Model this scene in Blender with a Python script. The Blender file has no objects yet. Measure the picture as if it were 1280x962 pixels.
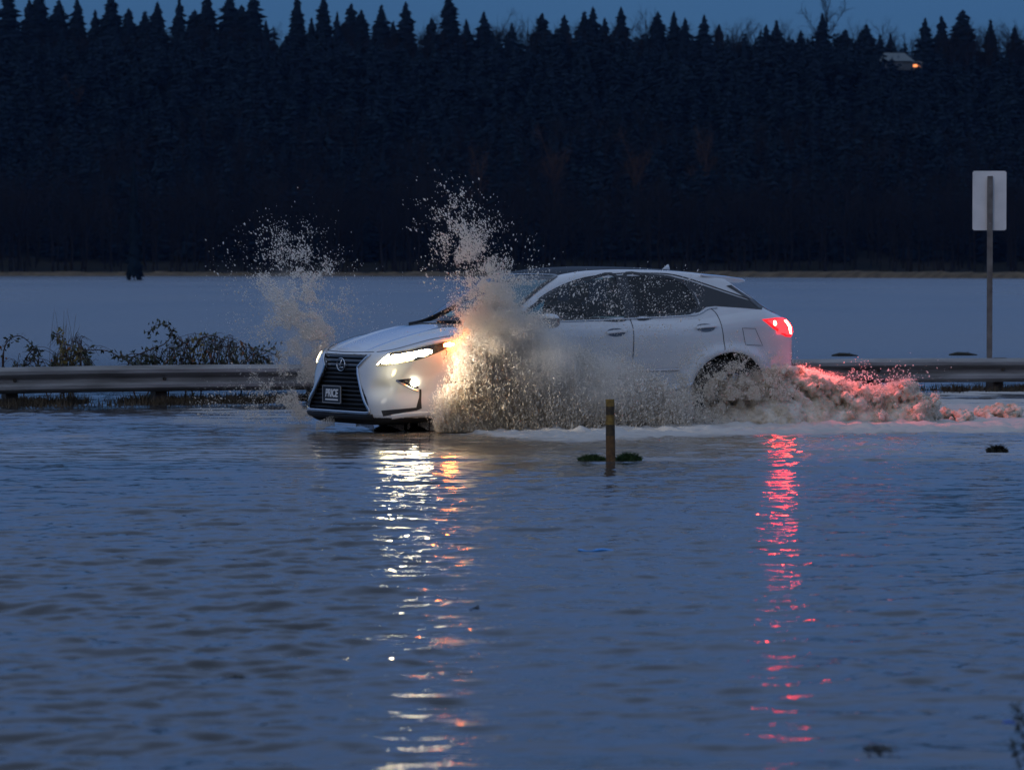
import bpy, bmesh, math, random
import numpy as np
from mathutils import Vector, Matrix
R = math.radians
rng = np.random.default_rng(7)
random.seed(7)

# ------------------------------------------------------------------ camera, sky, light, exposure
scene = bpy.context.scene
COL = scene.collection
H = 1.58                                   # camera height above the flood water
cam_data = bpy.data.cameras.new('camera')
cam = bpy.data.objects.new('camera', cam_data); COL.objects.link(cam)
cam_data.sensor_width = 36.0
cam_data.lens = 36.0 * 5000 / 1280
cam_data.clip_start = 0.5
cam_data.clip_end = 6000
cam.location = (0, 0, H)
cam.rotation_euler = (R(90 - 1.650), 0, 0)
cam_data.dof.use_dof = True
cam_data.dof.focus_distance = 39.4
cam_data.dof.aperture_fstop = 6.0
scene.camera = cam

world = bpy.data.worlds.new('World'); scene.world = world
world.use_nodes = True
nt = world.node_tree; nt.nodes.clear()
wo = nt.nodes.new('ShaderNodeOutputWorld'); bg = nt.nodes.new('ShaderNodeBackground')
sky = nt.nodes.new('ShaderNodeTexSky'); sky.sky_type = 'NISHITA'; sky.sun_disc = False
SUN_EL, SUN_ROT = 4.0, 200.0
sky.sun_elevation = R(SUN_EL); sky.sun_rotation = R(SUN_ROT)
sky.air_density = 1.0; sky.dust_density = 0.6; sky.ozone_density = 4.0
mul = nt.nodes.new('ShaderNodeMix'); mul.data_type = 'RGBA'; mul.blend_type = 'MULTIPLY'; mul.inputs[0].default_value = 1.0
mul.inputs[7].default_value = (0.45, 0.62, 1.1, 1)
SKY_GAIN = 5.5
# dusk overcast: deep blue low over the hills, paler and greyer overhead, faintly streaked
tc = nt.nodes.new('ShaderNodeTexCoord'); sxyz = nt.nodes.new('ShaderNodeSeparateXYZ'); nt.links.new(tc.outputs['Generated'], sxyz.inputs[0])
rp = nt.nodes.new('ShaderNodeValToRGB'); rp.color_ramp.interpolation = 'EASE'
els = rp.color_ramp.elements
SKYC = [(0.0, (.024, .085, .215)), (.060, (.034, .100, .235)), (.15, (.105, .185, .39)), (.40, (.235, .34, .56)), (1.0, (.37, .47, .66))]
els[0].position = 0; els[1].position = 1
for p_, c_ in SKYC[1:-1]: els.new(p_)
for e_, (p_, c_) in zip(sorted(els, key=lambda q: q.position), SKYC): e_.color = (*c_, 1)
nt.links.new(sxyz.outputs[2], rp.inputs[0])
gain = nt.nodes.new('ShaderNodeVectorMath'); gain.operation = 'SCALE'; gain.inputs[3].default_value = SKY_GAIN
nt.links.new(rp.outputs[0], gain.inputs[0])
nz = nt.nodes.new('ShaderNodeTexNoise'); mp = nt.nodes.new('ShaderNodeMapping'); mp.inputs['Scale'].default_value = (1.5, 1.5, 7)
nz.inputs['Scale'].default_value = 2.2; nz.inputs['Detail'].default_value = 4
cr = nt.nodes.new('ShaderNodeMapRange'); cr.inputs[1].default_value = .3; cr.inputs[2].default_value = .75
cr.inputs[3].default_value = .75; cr.inputs[4].default_value = .92
mx = nt.nodes.new('ShaderNodeMix'); mx.data_type = 'RGBA'
nt.links.new(tc.outputs['Generated'], mp.inputs[0]); nt.links.new(mp.outputs[0], nz.inputs[0])
nt.links.new(nz.outputs[0], cr.inputs[0]); nt.links.new(cr.outputs[0], mx.inputs[0])
nt.links.new(sky.outputs[0], mul.inputs[6]); nt.links.new(mul.outputs[2], mx.inputs[6]); nt.links.new(gain.outputs[0], mx.inputs[7])
nt.links.new(mx.outputs[2], bg.inputs[0]); nt.links.new(bg.outputs[0], wo.inputs[0])
bg.inputs[1].default_value = 0.10

sd = bpy.data.lights.new('sun', 'SUN'); sun = bpy.data.objects.new('sun', sd); COL.objects.link(sun)
sd.energy = 0.16; sd.angle = R(25); sd.color = (1, .93, .84)      # last glow of the sky behind the camera
sun.rotation_euler = (R(90 - 22), 0, R(-28))

vs = scene.view_settings
vs.view_transform = 'Standard'; vs.look = 'None'; vs.gamma = 1; vs.use_curve_mapping = False
vs.exposure = 0.8
scene.render.engine = 'CYCLES'
cy = scene.cycles
cy.use_denoising = True
try: cy.denoiser = 'OPENIMAGEDENOISE'
except Exception: pass
cy.use_adaptive_sampling = True; cy.adaptive_threshold = 0.01
cy.max_bounces = 12; cy.transparent_max_bounces = 24; cy.volume_bounces = 3; cy.volume_step_rate = 2.0; cy.volume_max_steps = 128
cy.diffuse_bounces = 10; cy.glossy_bounces = 4; cy.transmission_bounces = 10
cy.sample_clamp_indirect = 8; cy.caustics_reflective = False; cy.caustics_refractive = False
scene.render.film_transparent = False

# ------------------------------------------------------------------ helpers
def link(o, parent=None):
    COL.objects.link(o)
    if parent is not None: o.parent = parent
    return o
def tag(o, label=None, cat=None, group=None, kind=None):
    if label: o['label'] = label
    if cat: o['category'] = cat
    if group: o['group'] = group
    if kind: o['kind'] = kind
    return o
def thing(name, loc=(0, 0, 0), rz=0.0, label=None, cat=None, group=None):
    o = bpy.data.objects.new(name, None); o.empty_display_size = .2
    o.location = loc; o.rotation_euler = (0, 0, rz); link(o)
    return tag(o, label, cat, group)
def mesh_np(name, V, F, mat=None, parent=None, smooth=True, normals=None):
    """V (n,3); F (m,k) array or list of arrays with the same k or list of tuples"""
    me = bpy.data.meshes.new(name)
    V = np.asarray(V, dtype=np.float32)
    if isinstance(F, np.ndarray):
        m, k = F.shape
        me.vertices.add(len(V)); me.vertices.foreach_set('co', V.ravel())
        me.loops.add(m * k); me.loops.foreach_set('vertex_index', F.astype(np.int32).ravel())
        me.polygons.add(m)
        me.polygons.foreach_set('loop_start', np.arange(0, m * k, k, dtype=np.int32))
        try: me.polygons.foreach_set('loop_total', np.full(m, k, dtype=np.int32))
        except Exception: pass
        me.update(calc_edges=True)
    else:
        me.from_pydata([tuple(v) for v in V], [], [tuple(f) for f in F]); me.update()
    if smooth: me.polygons.foreach_set('use_smooth', np.ones(len(me.polygons), dtype=bool))
    if normals is not None:
        me.normals_split_custom_set_from_vertices([tuple(n) for n in normals])
    o = bpy.data.objects.new(name, me)
    if mat is not None:
        for mm in (mat if isinstance(mat, (list, tuple)) else [mat]): me.materials.append(mm)
    return link(o, parent)
def bm_obj(name, bm, mat, parent=None, smooth=False, bevel=0):
    if bevel:
        bmesh.ops.bevel(bm, geom=bm.edges[:], offset=bevel, segments=2, affect='EDGES', profile=.6)
    me = bpy.data.meshes.new(name); bm.normal_update(); bm.to_mesh(me); bm.free()
    if mat is not None: me.materials.append(mat)
    if smooth: me.polygons.foreach_set('use_smooth', np.ones(len(me.polygons), dtype=bool))
    return link(bpy.data.objects.new(name, me), parent)
def bm_box(bm, c, d, rot=None):
    m = Matrix.Translation(c)
    if rot is not None: m = m @ rot
    m = m @ Matrix.Diagonal((d[0], d[1], d[2], 1))
    bmesh.ops.create_cube(bm, size=1, matrix=m)
def box(name, c, d, mat, parent=None, bevel=.004, rot=None):
    bm = bmesh.new(); bm_box(bm, (0, 0, 0), d)
    if bevel: bmesh.ops.bevel(bm, geom=bm.edges[:], offset=bevel, segments=2, affect='EDGES', profile=.6)
    m = Matrix.Translation(c)
    if rot is not None: m = m @ rot
    bm.transform(m)
    return bm_obj(name, bm, mat, parent, smooth=False)
def tube_arrays(path, rad, n=8, caps=True, squash=None):
    path = np.asarray(path, float); N = len(path)
    rad = np.full(N, rad) if np.isscalar(rad) else np.asarray(rad, float)
    t = np.gradient(path, axis=0); t /= np.linalg.norm(t, axis=1)[:, None] + 1e-12
    up = np.array([0, 0, 1.0]); 
    if abs(t[0] @ up) > .9: up = np.array([0, 1.0, 0])
    V = []; a = np.linspace(0, 2 * np.pi, n, endpoint=False)
    u = np.cross(t[0], up); u /= np.linalg.norm(u)
    for i in range(N):
        u = u - t[i] * (u @ t[i]); u /= np.linalg.norm(u) + 1e-12
        v = np.cross(t[i], u)
        V.append(path[i] + rad[i] * (np.cos(a)[:, None] * u + np.sin(a)[:, None] * v * (squash or 1)))
    V = np.concatenate(V); F = []
    for i in range(N - 1):
        for j in range(n):
            k = (j + 1) % n
            F.append((i * n + j, i * n + k, (i + 1) * n + k, (i + 1) * n + j))
    return V, np.array(F)
class MB:
    """collects quads/tris into one mesh"""
    def __init__(s): s.V = []; s.F = []; s.n = 0
    def add(s, V, F):
        s.V.append(np.asarray(V, float)); s.F += [tuple(int(i) + s.n for i in f) for f in F]; s.n += len(V)
    def tube(s, path, rad, n=8, caps=True):
        V, F = tube_arrays(path, rad, n); F = [tuple(f) for f in F]
        if caps:
            N = len(path); F.append(tuple(range(n))[::-1]); F.append(tuple((N - 1) * n + j for j in range(n)))
        s.add(V, F)
    def box(s, c, d, rot=None):
        c = np.array(c, float); d = np.array(d) / 2
        v = np.array([(x, y, z) for x in (-1, 1) for y in (-1, 1) for z in (-1, 1)], float) * d
        if rot is not None: v = v @ np.array(rot.to_3x3()).T
        s.add(v + c, [(0, 1, 3, 2), (4, 6, 7, 5), (0, 4, 5, 1), (2, 3, 7, 6), (0, 2, 6, 4), (1, 5, 7, 3)])
    def build(s, name, mat, parent=None, smooth=False):
        return mesh_np(name, np.concatenate(s.V), s.F, mat, parent, smooth)
def curve(xs, ys):
    xs = np.array(xs, float); ys = np.array(ys, float)
    o = np.argsort(xs); xs = xs[o]; ys = ys[o]
    d = np.diff(ys) / np.diff(xs); m = np.empty(len(xs)); m[0] = d[0]; m[-1] = d[-1]
    for i in range(1, len(xs) - 1):
        if d[i - 1] * d[i] <= 0: m[i] = 0
        else:
            w1 = 2 * (xs[i + 1] - xs[i]) + (xs[i] - xs[i - 1]); w2 = (xs[i + 1] - xs[i]) + 2 * (xs[i] - xs[i - 1])
            m[i] = (w1 + w2) / (w1 / d[i - 1] + w2 / d[i])
    X = np.linspace(xs[0], xs[-1], 1500); k = np.clip(np.searchsorted(xs, X) - 1, 0, len(xs) - 2)
    h = xs[k + 1] - xs[k]; t = (X - xs[k]) / h
    Y = (2*t**3-3*t**2+1)*ys[k] + (t**3-2*t**2+t)*h*m[k] + (-2*t**3+3*t**2)*ys[k+1] + (t**3-t**2)*h*m[k+1]
    return lambda q: np.interp(q, X, Y)

# ------------------------------------------------------------------ materials
def principled(name, col, rough=.5, metal=0, spec=None, coat=0, emis=None, estr=0, trans=0, ior=None):
    m = bpy.data.materials.new(name); m.use_nodes = True
    b = m.node_tree.nodes['Principled BSDF']
    b.inputs['Base Color'].default_value = (*col, 1); b.inputs['Roughness'].default_value = rough
    b.inputs['Metallic'].default_value = metal
    if spec is not None: b.inputs['Specular IOR Level'].default_value = spec
    if coat: b.inputs['Coat Weight'].default_value = coat; b.inputs['Coat Roughness'].default_value = .03
    if emis: b.inputs['Emission Color'].default_value = (*emis, 1); b.inputs['Emission Strength'].default_value = estr
    if ior: b.inputs['IOR'].default_value = ior
    return m
def noise_col(m, c1, c2, scale, detail=4, lo=.35, hi=.65, coord='Object', rough=None, bump=0, bscale=None, stretch=(1, 1, 1)):
    nt = m.node_tree; b = nt.nodes['Principled BSDF']
    tc = nt.nodes.new('ShaderNodeTexCoord'); mp = nt.nodes.new('ShaderNodeMapping'); mp.inputs['Scale'].default_value = stretch
    n = nt.nodes.new('ShaderNodeTexNoise'); n.inputs['Scale'].default_value = scale; n.inputs['Detail'].default_value = detail
    r = nt.nodes.new('ShaderNodeValToRGB'); r.color_ramp.elements[0].position = lo; r.color_ramp.elements[1].position = hi
    r.color_ramp.elements[0].color = (*c1, 1); r.color_ramp.elements[1].color = (*c2, 1)
    nt.links.new(tc.outputs[coord], mp.inputs[0]); nt.links.new(mp.outputs[0], n.inputs[0])
    nt.links.new(n.outputs[0], r.inputs[0]); nt.links.new(r.outputs[0], b.inputs['Base Color'])
    if bump:
        n2 = nt.nodes.new('ShaderNodeTexNoise'); n2.inputs['Scale'].default_value = bscale or scale * 4; n2.inputs['Detail'].default_value = 5
        nt.links.new(mp.outputs[0], n2.inputs[0])
        bp = nt.nodes.new('ShaderNodeBump'); bp.inputs['Strength'].default_value = bump; bp.inputs['Distance'].default_value = .02
        nt.links.new(n2.outputs[0], bp.inputs['Height']); nt.links.new(bp.outputs[0], b.inputs['Normal'])
    return m
def emitter(name, col, strength):
    m = bpy.data.materials.new(name); m.use_nodes = True; nt = m.node_tree; nt.nodes.clear()
    o = nt.nodes.new('ShaderNodeOutputMaterial'); e = nt.nodes.new('ShaderNodeEmission')
    e.inputs[0].default_value = (*col, 1); e.inputs[1].default_value = strength
    nt.links.new(e.outputs[0], o.inputs[0]); return m
def sheet_glass(name, tint, refl_tint=(1, 1, 1), base=.04):
    m = bpy.data.materials.new(name); m.use_nodes = True; nt = m.node_tree; nt.nodes.clear()
    o = nt.nodes.new('ShaderNodeOutputMaterial'); t = nt.nodes.new('ShaderNodeBsdfTransparent'); t.inputs[0].default_value = (*tint, 1)
    g = nt.nodes.new('ShaderNodeBsdfGlossy'); g.inputs['Roughness'].default_value = .02; g.inputs[0].default_value = (*refl_tint, 1)
    f = nt.nodes.new('ShaderNodeFresnel'); f.inputs[0].default_value = 1.5
    mx = nt.nodes.new('ShaderNodeMixShader')
    nt.links.new(f.outputs[0], mx.inputs[0]); nt.links.new(t.outputs[0], mx.inputs[1]); nt.links.new(g.outputs[0], mx.inputs[2])
    nt.links.new(mx.outputs[0], o.inputs[0]); return m

# ------------------------------------------------------------------ iso-surface of a field (used for the car shell and churned water)
def surface_nets(Fv, org, h):
    S = Fv < 0
    nx, ny, nz = Fv.shape
    cnt = np.zeros((nx-1, ny-1, nz-1), np.int8); acc = np.zeros((nx-1, ny-1, nz-1, 3), np.float32); ne = np.zeros((nx-1, ny-1, nz-1), np.int8)
    def sl(a, b): return slice(a, b if b else None)
    for dx in (0, 1):
        for dy in (0, 1):
            for dz in (0, 1):
                cnt += S[dx:nx-1+dx, dy:ny-1+dy, dz:nz-1+dz]
    act = (cnt > 0) & (cnt < 8)
    idx = np.full(act.shape, -1, np.int64); ids = np.argwhere(act); idx[act] = np.arange(len(ids))
    P = np.zeros((len(ids), 3)); C = np.zeros(len(ids))
    i, j, k = ids.T
    for ax in range(3):
        o1, o2 = [a for a in range(3) if a != ax]
        for a in (0, 1):
            for b in (0, 1):
                q0 = [i.copy(), j.copy(), k.copy()]; q0[o1] = q0[o1] + a; q0[o2] = q0[o2] + b
                q1 = [q.copy() for q in q0]; q1[ax] = q1[ax] + 1
                f0 = Fv[q0[0], q0[1], q0[2]]; f1 = Fv[q1[0], q1[1], q1[2]]
                m = (f0 < 0) != (f1 < 0)
                t = np.where(m, f0 / np.where(m, f0 - f1, 1), 0)
                p = np.zeros((len(ids), 3)); p[:, ax] = t; p[:, o1] = a; p[:, o2] = b
                P += p * m[:, None]; C += m
    V = (ids + P / C[:, None]) * h + np.array(org)
    Fs = []
    for ax in range(3):
        o1, o2 = [(1, 2), (2, 0), (0, 1)][ax]
        s0 = [slice(None)] * 3; s1 = [slice(None)] * 3
        s0[ax] = slice(0, -1); s1[ax] = slice(1, None)
        d = S[tuple(s0)] != S[tuple(s1)]
        e = np.argwhere(d)
        e = e[(e[:, o1] > 0) & (e[:, o2] > 0) & (e[:, o1] < Fv.shape[o1]-1) & (e[:, o2] < Fv.shape[o2]-1)]
        ins = S[tuple(e.T)]
        def g(a, b):
            q = e.copy(); q[:, o1] -= a; q[:, o2] -= b
            return idx[q[:, 0], q[:, 1], q[:, 2]]
        quad = np.stack([g(1, 1), g(0, 1), g(0, 0), g(1, 0)], 1)
        quad = np.where(ins[:, None], quad, quad[:, ::-1])
        Fs.append(quad)
    return V, np.concatenate(Fs)
def smax(a, b, k):
    h = np.clip(.5 + .5 * (a - b) / k, 0, 1)
    return b * (1 - h) + a * h + k * h * (1 - h)
def smin(a, b, k): return -smax(-a, -b, k)
def sstep(a, b, x):
    t = np.clip((x - a) / (b - a), 0, 1); return t * t * (3 - 2 * t)
def in_poly(px, py, poly):
    c = np.zeros(np.shape(px), bool); n = len(poly)
    for a in range(n):
        x1, y1 = poly[a]; x2, y2 = poly[(a + 1) % n]
        if y1 == y2: continue
        m = ((y1 > py) != (y2 > py)) & (px < (x2 - x1) * (py - y1) / (y2 - y1) + x1)
        c ^= m
    return c
def smooth_loop(pts, n=6, closed=True):
    """Catmull-Rom through the points"""
    P = [np.array(p, float) for p in pts]; out = []
    N = len(P)
    for i in range(N if closed else N - 1):
        p0 = P[(i-1) % N] if closed or i > 0 else P[0]; p1 = P[i]; p2 = P[(i+1) % N]; p3 = P[(i+2) % N] if closed or i < N-2 else P[-1]
        for t in np.linspace(0, 1, n, endpoint=False):
            out.append(.5 * ((2*p1) + (-p0+p2)*t + (2*p0-5*p1+4*p2-p3)*t*t + (-p0+3*p1-3*p2+p3)*t**3))
    if not closed: out.append(P[-1])
    return np.array(out)
# ------------------------------------------------------------------ the car's shell as a field (x forward from the front axle, y to its left, z up from the road)
DEPTH = .09                                  # road under the water
CTH = R(29); CC, CS = math.cos(CTH), math.sin(CTH)
CAR_O = (-.24 - .93 * CS, 38.8 + .93 * CC)
zc = curve([-3.95, -3.8, -3.55, -3.25, -3.02, -2.8, -2.4, -2.0, -1.6, -1.25, -.95, -.68, -.42, -.15, .12, .2, .35, .6, .85, 1.0, 1.1, 1.2],
           [1.40, 1.42, 1.46, 1.505, 1.562, 1.622, 1.675, 1.695, 1.70, 1.69, 1.66, 1.60, 1.475, 1.315, 1.145, 1.125, 1.095, 1.03, .955, .90, .855, .80])
wb = curve([-4.0, -3.75, -3.5, -3.2, -2.79, -2.3, -1.4, -.5, 0, .25, .5, .8, 1.0, 1.2],
           [.74, .80, .87, .925, .945, .925, .915, .92, .94, .94, .925, .90, .88, .86])
wz = curve([.1, .2, .27, .36, .5, .62, .78, .92, 1.0, 1.07, 1.12, 1.17],
           [-.12, -.045, -.015, -.02, -.05, -.045, -.02, -.004, 0, -.008, -.03, -.065])
xf = curve([.05, .14, .2, .28, .36, .5, .65, .78, .86, .95, 1.2], [.98, 1.05, 1.12, 1.17, 1.175, 1.16, 1.14, 1.115, 1.08, 1.0, .8])
xr = curve([.1, .22, .35, .55, .75, .95, 1.08, 1.16, 1.25, 1.4, 1.5, 1.6, 1.8], [-3.54, -3.64, -3.71, -3.745, -3.75, -3.755, -3.74, -3.67, -3.50, -3.24, -3.07, -2.94, -2.75])
SPINDLE = [(.50, .845), (.36, .725), (.41, .62), (.64, .36), (.66, .285)]     # half outline of the grille (y, z)
spin_y = curve([p[1] for p in SPINDLE], [p[0] for p in SPINDLE])
def car_T(x, y):
    a = np.abs(y)
    k = .22 + .23 * sstep(-1.6, -.9, x) * (1 - sstep(.1, .6, x))
    return zc(x + k * a * a) - .035 * (a / .65) ** 2 * (1 - sstep(-.3, .3, x)) + .013 * np.exp(-((a - .52 + .1 * (x - .1)) / .07) ** 2) * sstep(.05, .3, x)
def car_W(x, z):
    dz = .10 * (1 - sstep(-3.3, -2.3, x))
    w = wb(x) + wz(np.clip(z - dz * sstep(.8, 1.1, z), .1, 1.17)) - .46 * np.maximum(z - dz - 1.17, 0)
    for ax in (0.0, -2.79):
        r = np.sqrt((x - ax) ** 2 + (z - .38) ** 2)
        w = w + .042 * np.exp(-((r - .50) / .075) ** 2) * (1 - sstep(.8, .98, z))
    # raised line sweeping up the lower door
    w = w + .02 * np.exp(-((z - (.40 + .21 * (-x - 1.8))) / .035) ** 2) * sstep(-2.45, -2.2, x) * (1 - sstep(-1.3, -.9, x))
    return w
def car_F(y, z):
    a = np.abs(y)
    f = xf(z) - (.03 + .09 * sstep(.35, .85, z)) * a * a - (.50 - .07 * sstep(.35, .85, z)) * (a / .95) ** (10 - 2 * sstep(.35, .85, z))
    # sunken corner intake under the headlamp
    yy = a - .74 - .0 * z
    f = f - .05 * np.exp(-(yy / .10) ** 2) * np.exp(-((z - .53) / .07) ** 2)
    return f
def car_Rr(y, z):
    a = np.abs(y)
    return xr(z) + .10 * a * a + .42 * (a / .95) ** 8
def car_f(x, y, z, grille=True):
    fs = (np.abs(y) - car_W(x, z)) * .92
    ft = (z - car_T(x, y)) * .9
    fF = x - car_F(y, z)
    fR = (car_Rr(y, z) - x) * .9
    f = smax(fs, ft, .05)
    f = smax(f, fF, .035)
    f = smax(f, fR, .05)
    f = smax(f, .17 - z + .04 * sstep(.5, .9, np.abs(y)), .04)
    if grille:
        g = np.maximum(np.maximum(np.abs(y) - spin_y(np.clip(z, .285, .845)), z - .84), .29 - z)
        f = smax(f, -np.maximum(g, car_F(y, z) - .06 - x), .012)
    for ax in (0.0, -2.79):
        r = np.sqrt((x - ax) ** 2 + (z - .39) ** 2) - .445
        r = np.maximum(r, .56 - np.abs(y))
        f = smax(f, -r, .02)
    return f
def grad_f(P, fn=car_f, e=1e-3):
    x, y, z = P.T
    return np.stack([fn(x+e, y, z) - fn(x-e, y, z), fn(x, y+e, z) - fn(x, y-e, z), fn(x, y, z+e) - fn(x, y, z-e)], 1) / (2 * e)
def project(P, fn=car_f, it=3, iso=0.0):
    for _ in range(it):
        g = grad_f(P, fn); d = fn(*P.T) - iso
        P = P - g * (np.clip(d, -.02, .02) / np.maximum((g * g).sum(1), .15))[:, None]
    return P
def march(P, D, fn=None, n=140, back=1.2):
    """walk from far outside along D until the shell is met"""
    fn = fn or (lambda x, y, z: car_f(x, y, z, False))
    P = np.array(P, float); D = np.array(D, float); D = D / np.linalg.norm(D)
    t = np.zeros(len(P)); 
    for _ in range(n):
        Q = P + D * t[:, None]; t += np.clip(fn(*Q.T), -.05, .4) * .75
    return P + D * t[:, None]
# ================================================================== SETTING
def W(px, py, Y):
    """a place in the world at distance Y"""
    return np.array([(px - 640) / 5000 * Y, Y, H - (py - 337) / 5000 * Y])
def on_water(px, py):
    Y = H * 5000 / (py - 337); return np.array([(px - 640) / 5000 * Y, Y])

HAZE = .000026
# ---- value noise
_tab = rng.random((256, 256)).astype(np.float32)
def vnoise(x, y):
    xi = np.floor(x).astype(int); yi = np.floor(y).astype(int); fx = x - xi; fy = y - yi
    fx = fx*fx*(3-2*fx); fy = fy*fy*(3-2*fy); a = _tab[xi & 255, yi & 255]; b = _tab[(xi+1) & 255, yi & 255]
    c = _tab[xi & 255, (yi+1) & 255]; d = _tab[(xi+1) & 255, (yi+1) & 255]
    return (a*(1-fx)+b*fx)*(1-fy) + (c*(1-fx)+d*fx)*fy
def fbm(x, y, o=4):
    s = 0; a = .5
    for i in range(o): s = s + a * vnoise(x + 17.3*i, y + 9.1*i); x = x*2.03; y = y*2.03; a *= .5
    return s / (1 - .5**o)

# ---- road bed and field under the flood
g = mesh_np('ground', [(-3000, -60, -.09 - .25), (3000, -60, -.34), (3000, 4000, -.34), (-3000, 4000, -.34)], np.array([[0, 1, 2, 3]]),
            noise_col(principled('ground_mud', (.06, .05, .04), .9), (.04, .035, .03), (.09, .075, .05), .6), None, False)
tag(g, kind='structure')
rd = []
for X, Yc in ((-60, 41.0 - 60 * .46), (60, 41.0 + 60 * .46)):
    for o in (-4.6, 4.3): rd.append((X, Yc + o, -DEPTH))
g = mesh_np('road', [rd[0], rd[2], rd[3], rd[1]], np.array([[0, 1, 2, 3]]), noise_col(principled('asphalt', (.05, .05, .05), .85), (.04, .04, .04), (.07, .068, .065), 8), None, False)
tag(g, kind='structure')

# ---- the flood: one sheet, waves modelled near the camera
rows = [-30, -10, 2, 6, 8]
y = 9.0
while y < 64: rows.append(y); y += .019 + .00062 * (y - 9)
while y < 4200: rows.append(y); y *= 1.035
rows = np.array(rows)
u = np.linspace(-1, 1, 441); xg_in = u
xo = np.array([1.15, 1.4, 1.8, 2.5, 4, 8, 20, 60, 150])
ug = np.concatenate([-xo[::-1], u, xo])
wY = np.clip(.148 * rows + .8, 2.2, None)
Xg = ug[None, :] * wY[:, None]; Yg = np.repeat(rows[:, None], len(ug), 1)
Zg = np.zeros_like(Xg)
dxs = wY * (u[1] - u[0]); dys = np.gradient(rows)
wr = np.random.default_rng(11)
calm = .50 + .8 * sstep(.35, .70, fbm(Xg * .28 + 3, Yg * .12, 3)) + .75 * sstep(.1, -1.1, Xg) * sstep(36, 22, Yg)      # wind-ruffled patches
for i in range(74):
    L = .09 * (.95 / .09) ** (wr.random() ** 1.1)
    th = wr.normal(math.pi / 2 + .10, .52); k = 2 * math.pi / L
    amp = .00125 * L * (1 + 1.05 * (L < .3)) * (1 + .2 * sstep(.28, .5, L)) * wr.uniform(.6, 1.3)
    res = np.maximum(dxs * abs(math.cos(th)), dys * abs(math.sin(th)))
    fade = (1 - sstep(.22, .5, res / L))[:, None]
    ph = k * (math.cos(th) * Xg + math.sin(th) * Yg) + wr.random() * 6.28 + 1.6 * np.sin(.9 * Xg / (L + .6) * .5 + i) + 1.2 * np.sin(.55 * Yg / (L + .6) + 2 * i)
    s_ = np.sin(ph); Zg += amp * fade * ((s_ + .25 * np.cos(2 * ph)) if L < .3 else (np.exp(1.5 * s_) - 1.65) / 1.6) * calm
near = sstep(4100, 300, Yg)
Zg *= near

# foam on the wake, by distance and place
def poly_mask(pts, soft):
    P = [tuple(on_water(*p)) for p in pts]
    ins = in_poly(Xg, Yg, P)
    dmin = np.full(Xg.shape, 1e9)
    sel = (Yg > 25) & (Yg < 60)
    x_, y_ = Xg[sel], Yg[sel]; dm = np.full(x_.shape, 1e9)
    for a in range(len(P)):
        x1, y1 = P[a]; x2, y2 = P[(a+1) % len(P)]
        t = np.clip(((x_-x1)*(x2-x1) + (y_-y1)*(y2-y1)) / ((x2-x1)**2 + (y2-y1)**2 + 1e-9), 0, 1)
        dm = np.minimum(dm, np.hypot(x_ - x1 - t*(x2-x1), y_ - y1 - t*(y2-y1)))
    dmin[sel] = dm
    return np.where(ins, sstep(-soft, soft, np.minimum(dmin, soft)) * .5 + .5, .5 - .5 * sstep(0, soft, dmin)) * (dmin < 1e8)
fm1 = poly_mask([(548, 537), (600, 546), (660, 551), (730, 552), (800, 550), (880, 546), (980, 546), (1090, 543), (1300, 541), (1300, 512), (1160, 508), (1000, 505), (860, 508), (700, 505), (585, 515)], .75)
fm2 = poly_mask([(1010, 508), (1150, 512), (1310, 515), (1310, 488), (1180, 490), (1060, 496)], .5)
fm3 = poly_mask([(215, 528), (300, 533), (388, 534), (392, 512), (300, 505), (230, 512)], .5)
n1 = fbm(Xg * 3.2, Yg * 6.0, 5); n2 = fbm(Xg * 1.1 + 5, Yg * 3.2, 5)
foam = np.clip(sstep(.30, .62, fm1 * (.45 + .9 * n2) + .25 * (n1 - .5)) * (.50 + .85 * n1) * sstep(.02, .2, fm1) + fm2 * (sstep(.38, .58, n2) * .95) + fm3 * (sstep(.40, .66, n2) * .55), 0, 1)
foam += fm1 * 0
foam = np.clip(foam, 0, 1)
band = sstep(32.6, 33.4, Yg) * (1 - sstep(37.2, 39.5, Yg))
mud = np.clip(band * (.35 + .65 * sstep(.3, .6, fbm(Xg * .35, Yg * .9, 3))) + fm1 + .6 * sstep(.9, 0, np.hypot((Xg + 1.0) / 1.6, (Yg - 38.3) / 1.0)), 0, 1)
Zg += fm1 * (.035 + .10 * (n1 - .5) + .07 * (fbm(Xg * 9, Yg * 9, 3) - .5)) * 1.0 + fm2 * .05 * (n2 - .4) + fm3 * .03 * (n2 - .4)
Zg += .016 * np.exp(-((Yg - 33.2 - .06 * np.sin(Xg * 1.3) - .02 * Xg) / .10) ** 2) * sstep(-6, 1.5, Xg) + .012 * np.exp(-((Yg - 31.0 + .05 * np.sin(Xg * 2)) / .10) ** 2) * sstep(1, -2, Xg)
nr, nc = Xg.shape
V_ = np.stack([Xg, Yg, Zg], -1).reshape(-1, 3)
ii = np.arange(nr * nc).reshape(nr, nc)
F_ = np.stack([ii[:-1, :-1], ii[:-1, 1:], ii[1:, 1:], ii[1:, :-1]], -1).reshape(-1, 4)
M_water = bpy.data.materials.new('flood_water'); M_water.use_nodes = True
wt = M_water.node_tree; wbn = wt.nodes['Principled BSDF']
wbn.inputs['IOR'].default_value = 1.333
at = wt.nodes.new('ShaderNodeAttribute'); at.attribute_name = 'foam'
am_ = wt.nodes.new('ShaderNodeAttribute'); am_.attribute_name = 'mud'
tcw = wt.nodes.new('ShaderNodeTexCoord'); sx = wt.nodes.new('ShaderNodeSeparateXYZ'); wt.links.new(tcw.outputs['Object'], sx.inputs[0])
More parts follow.
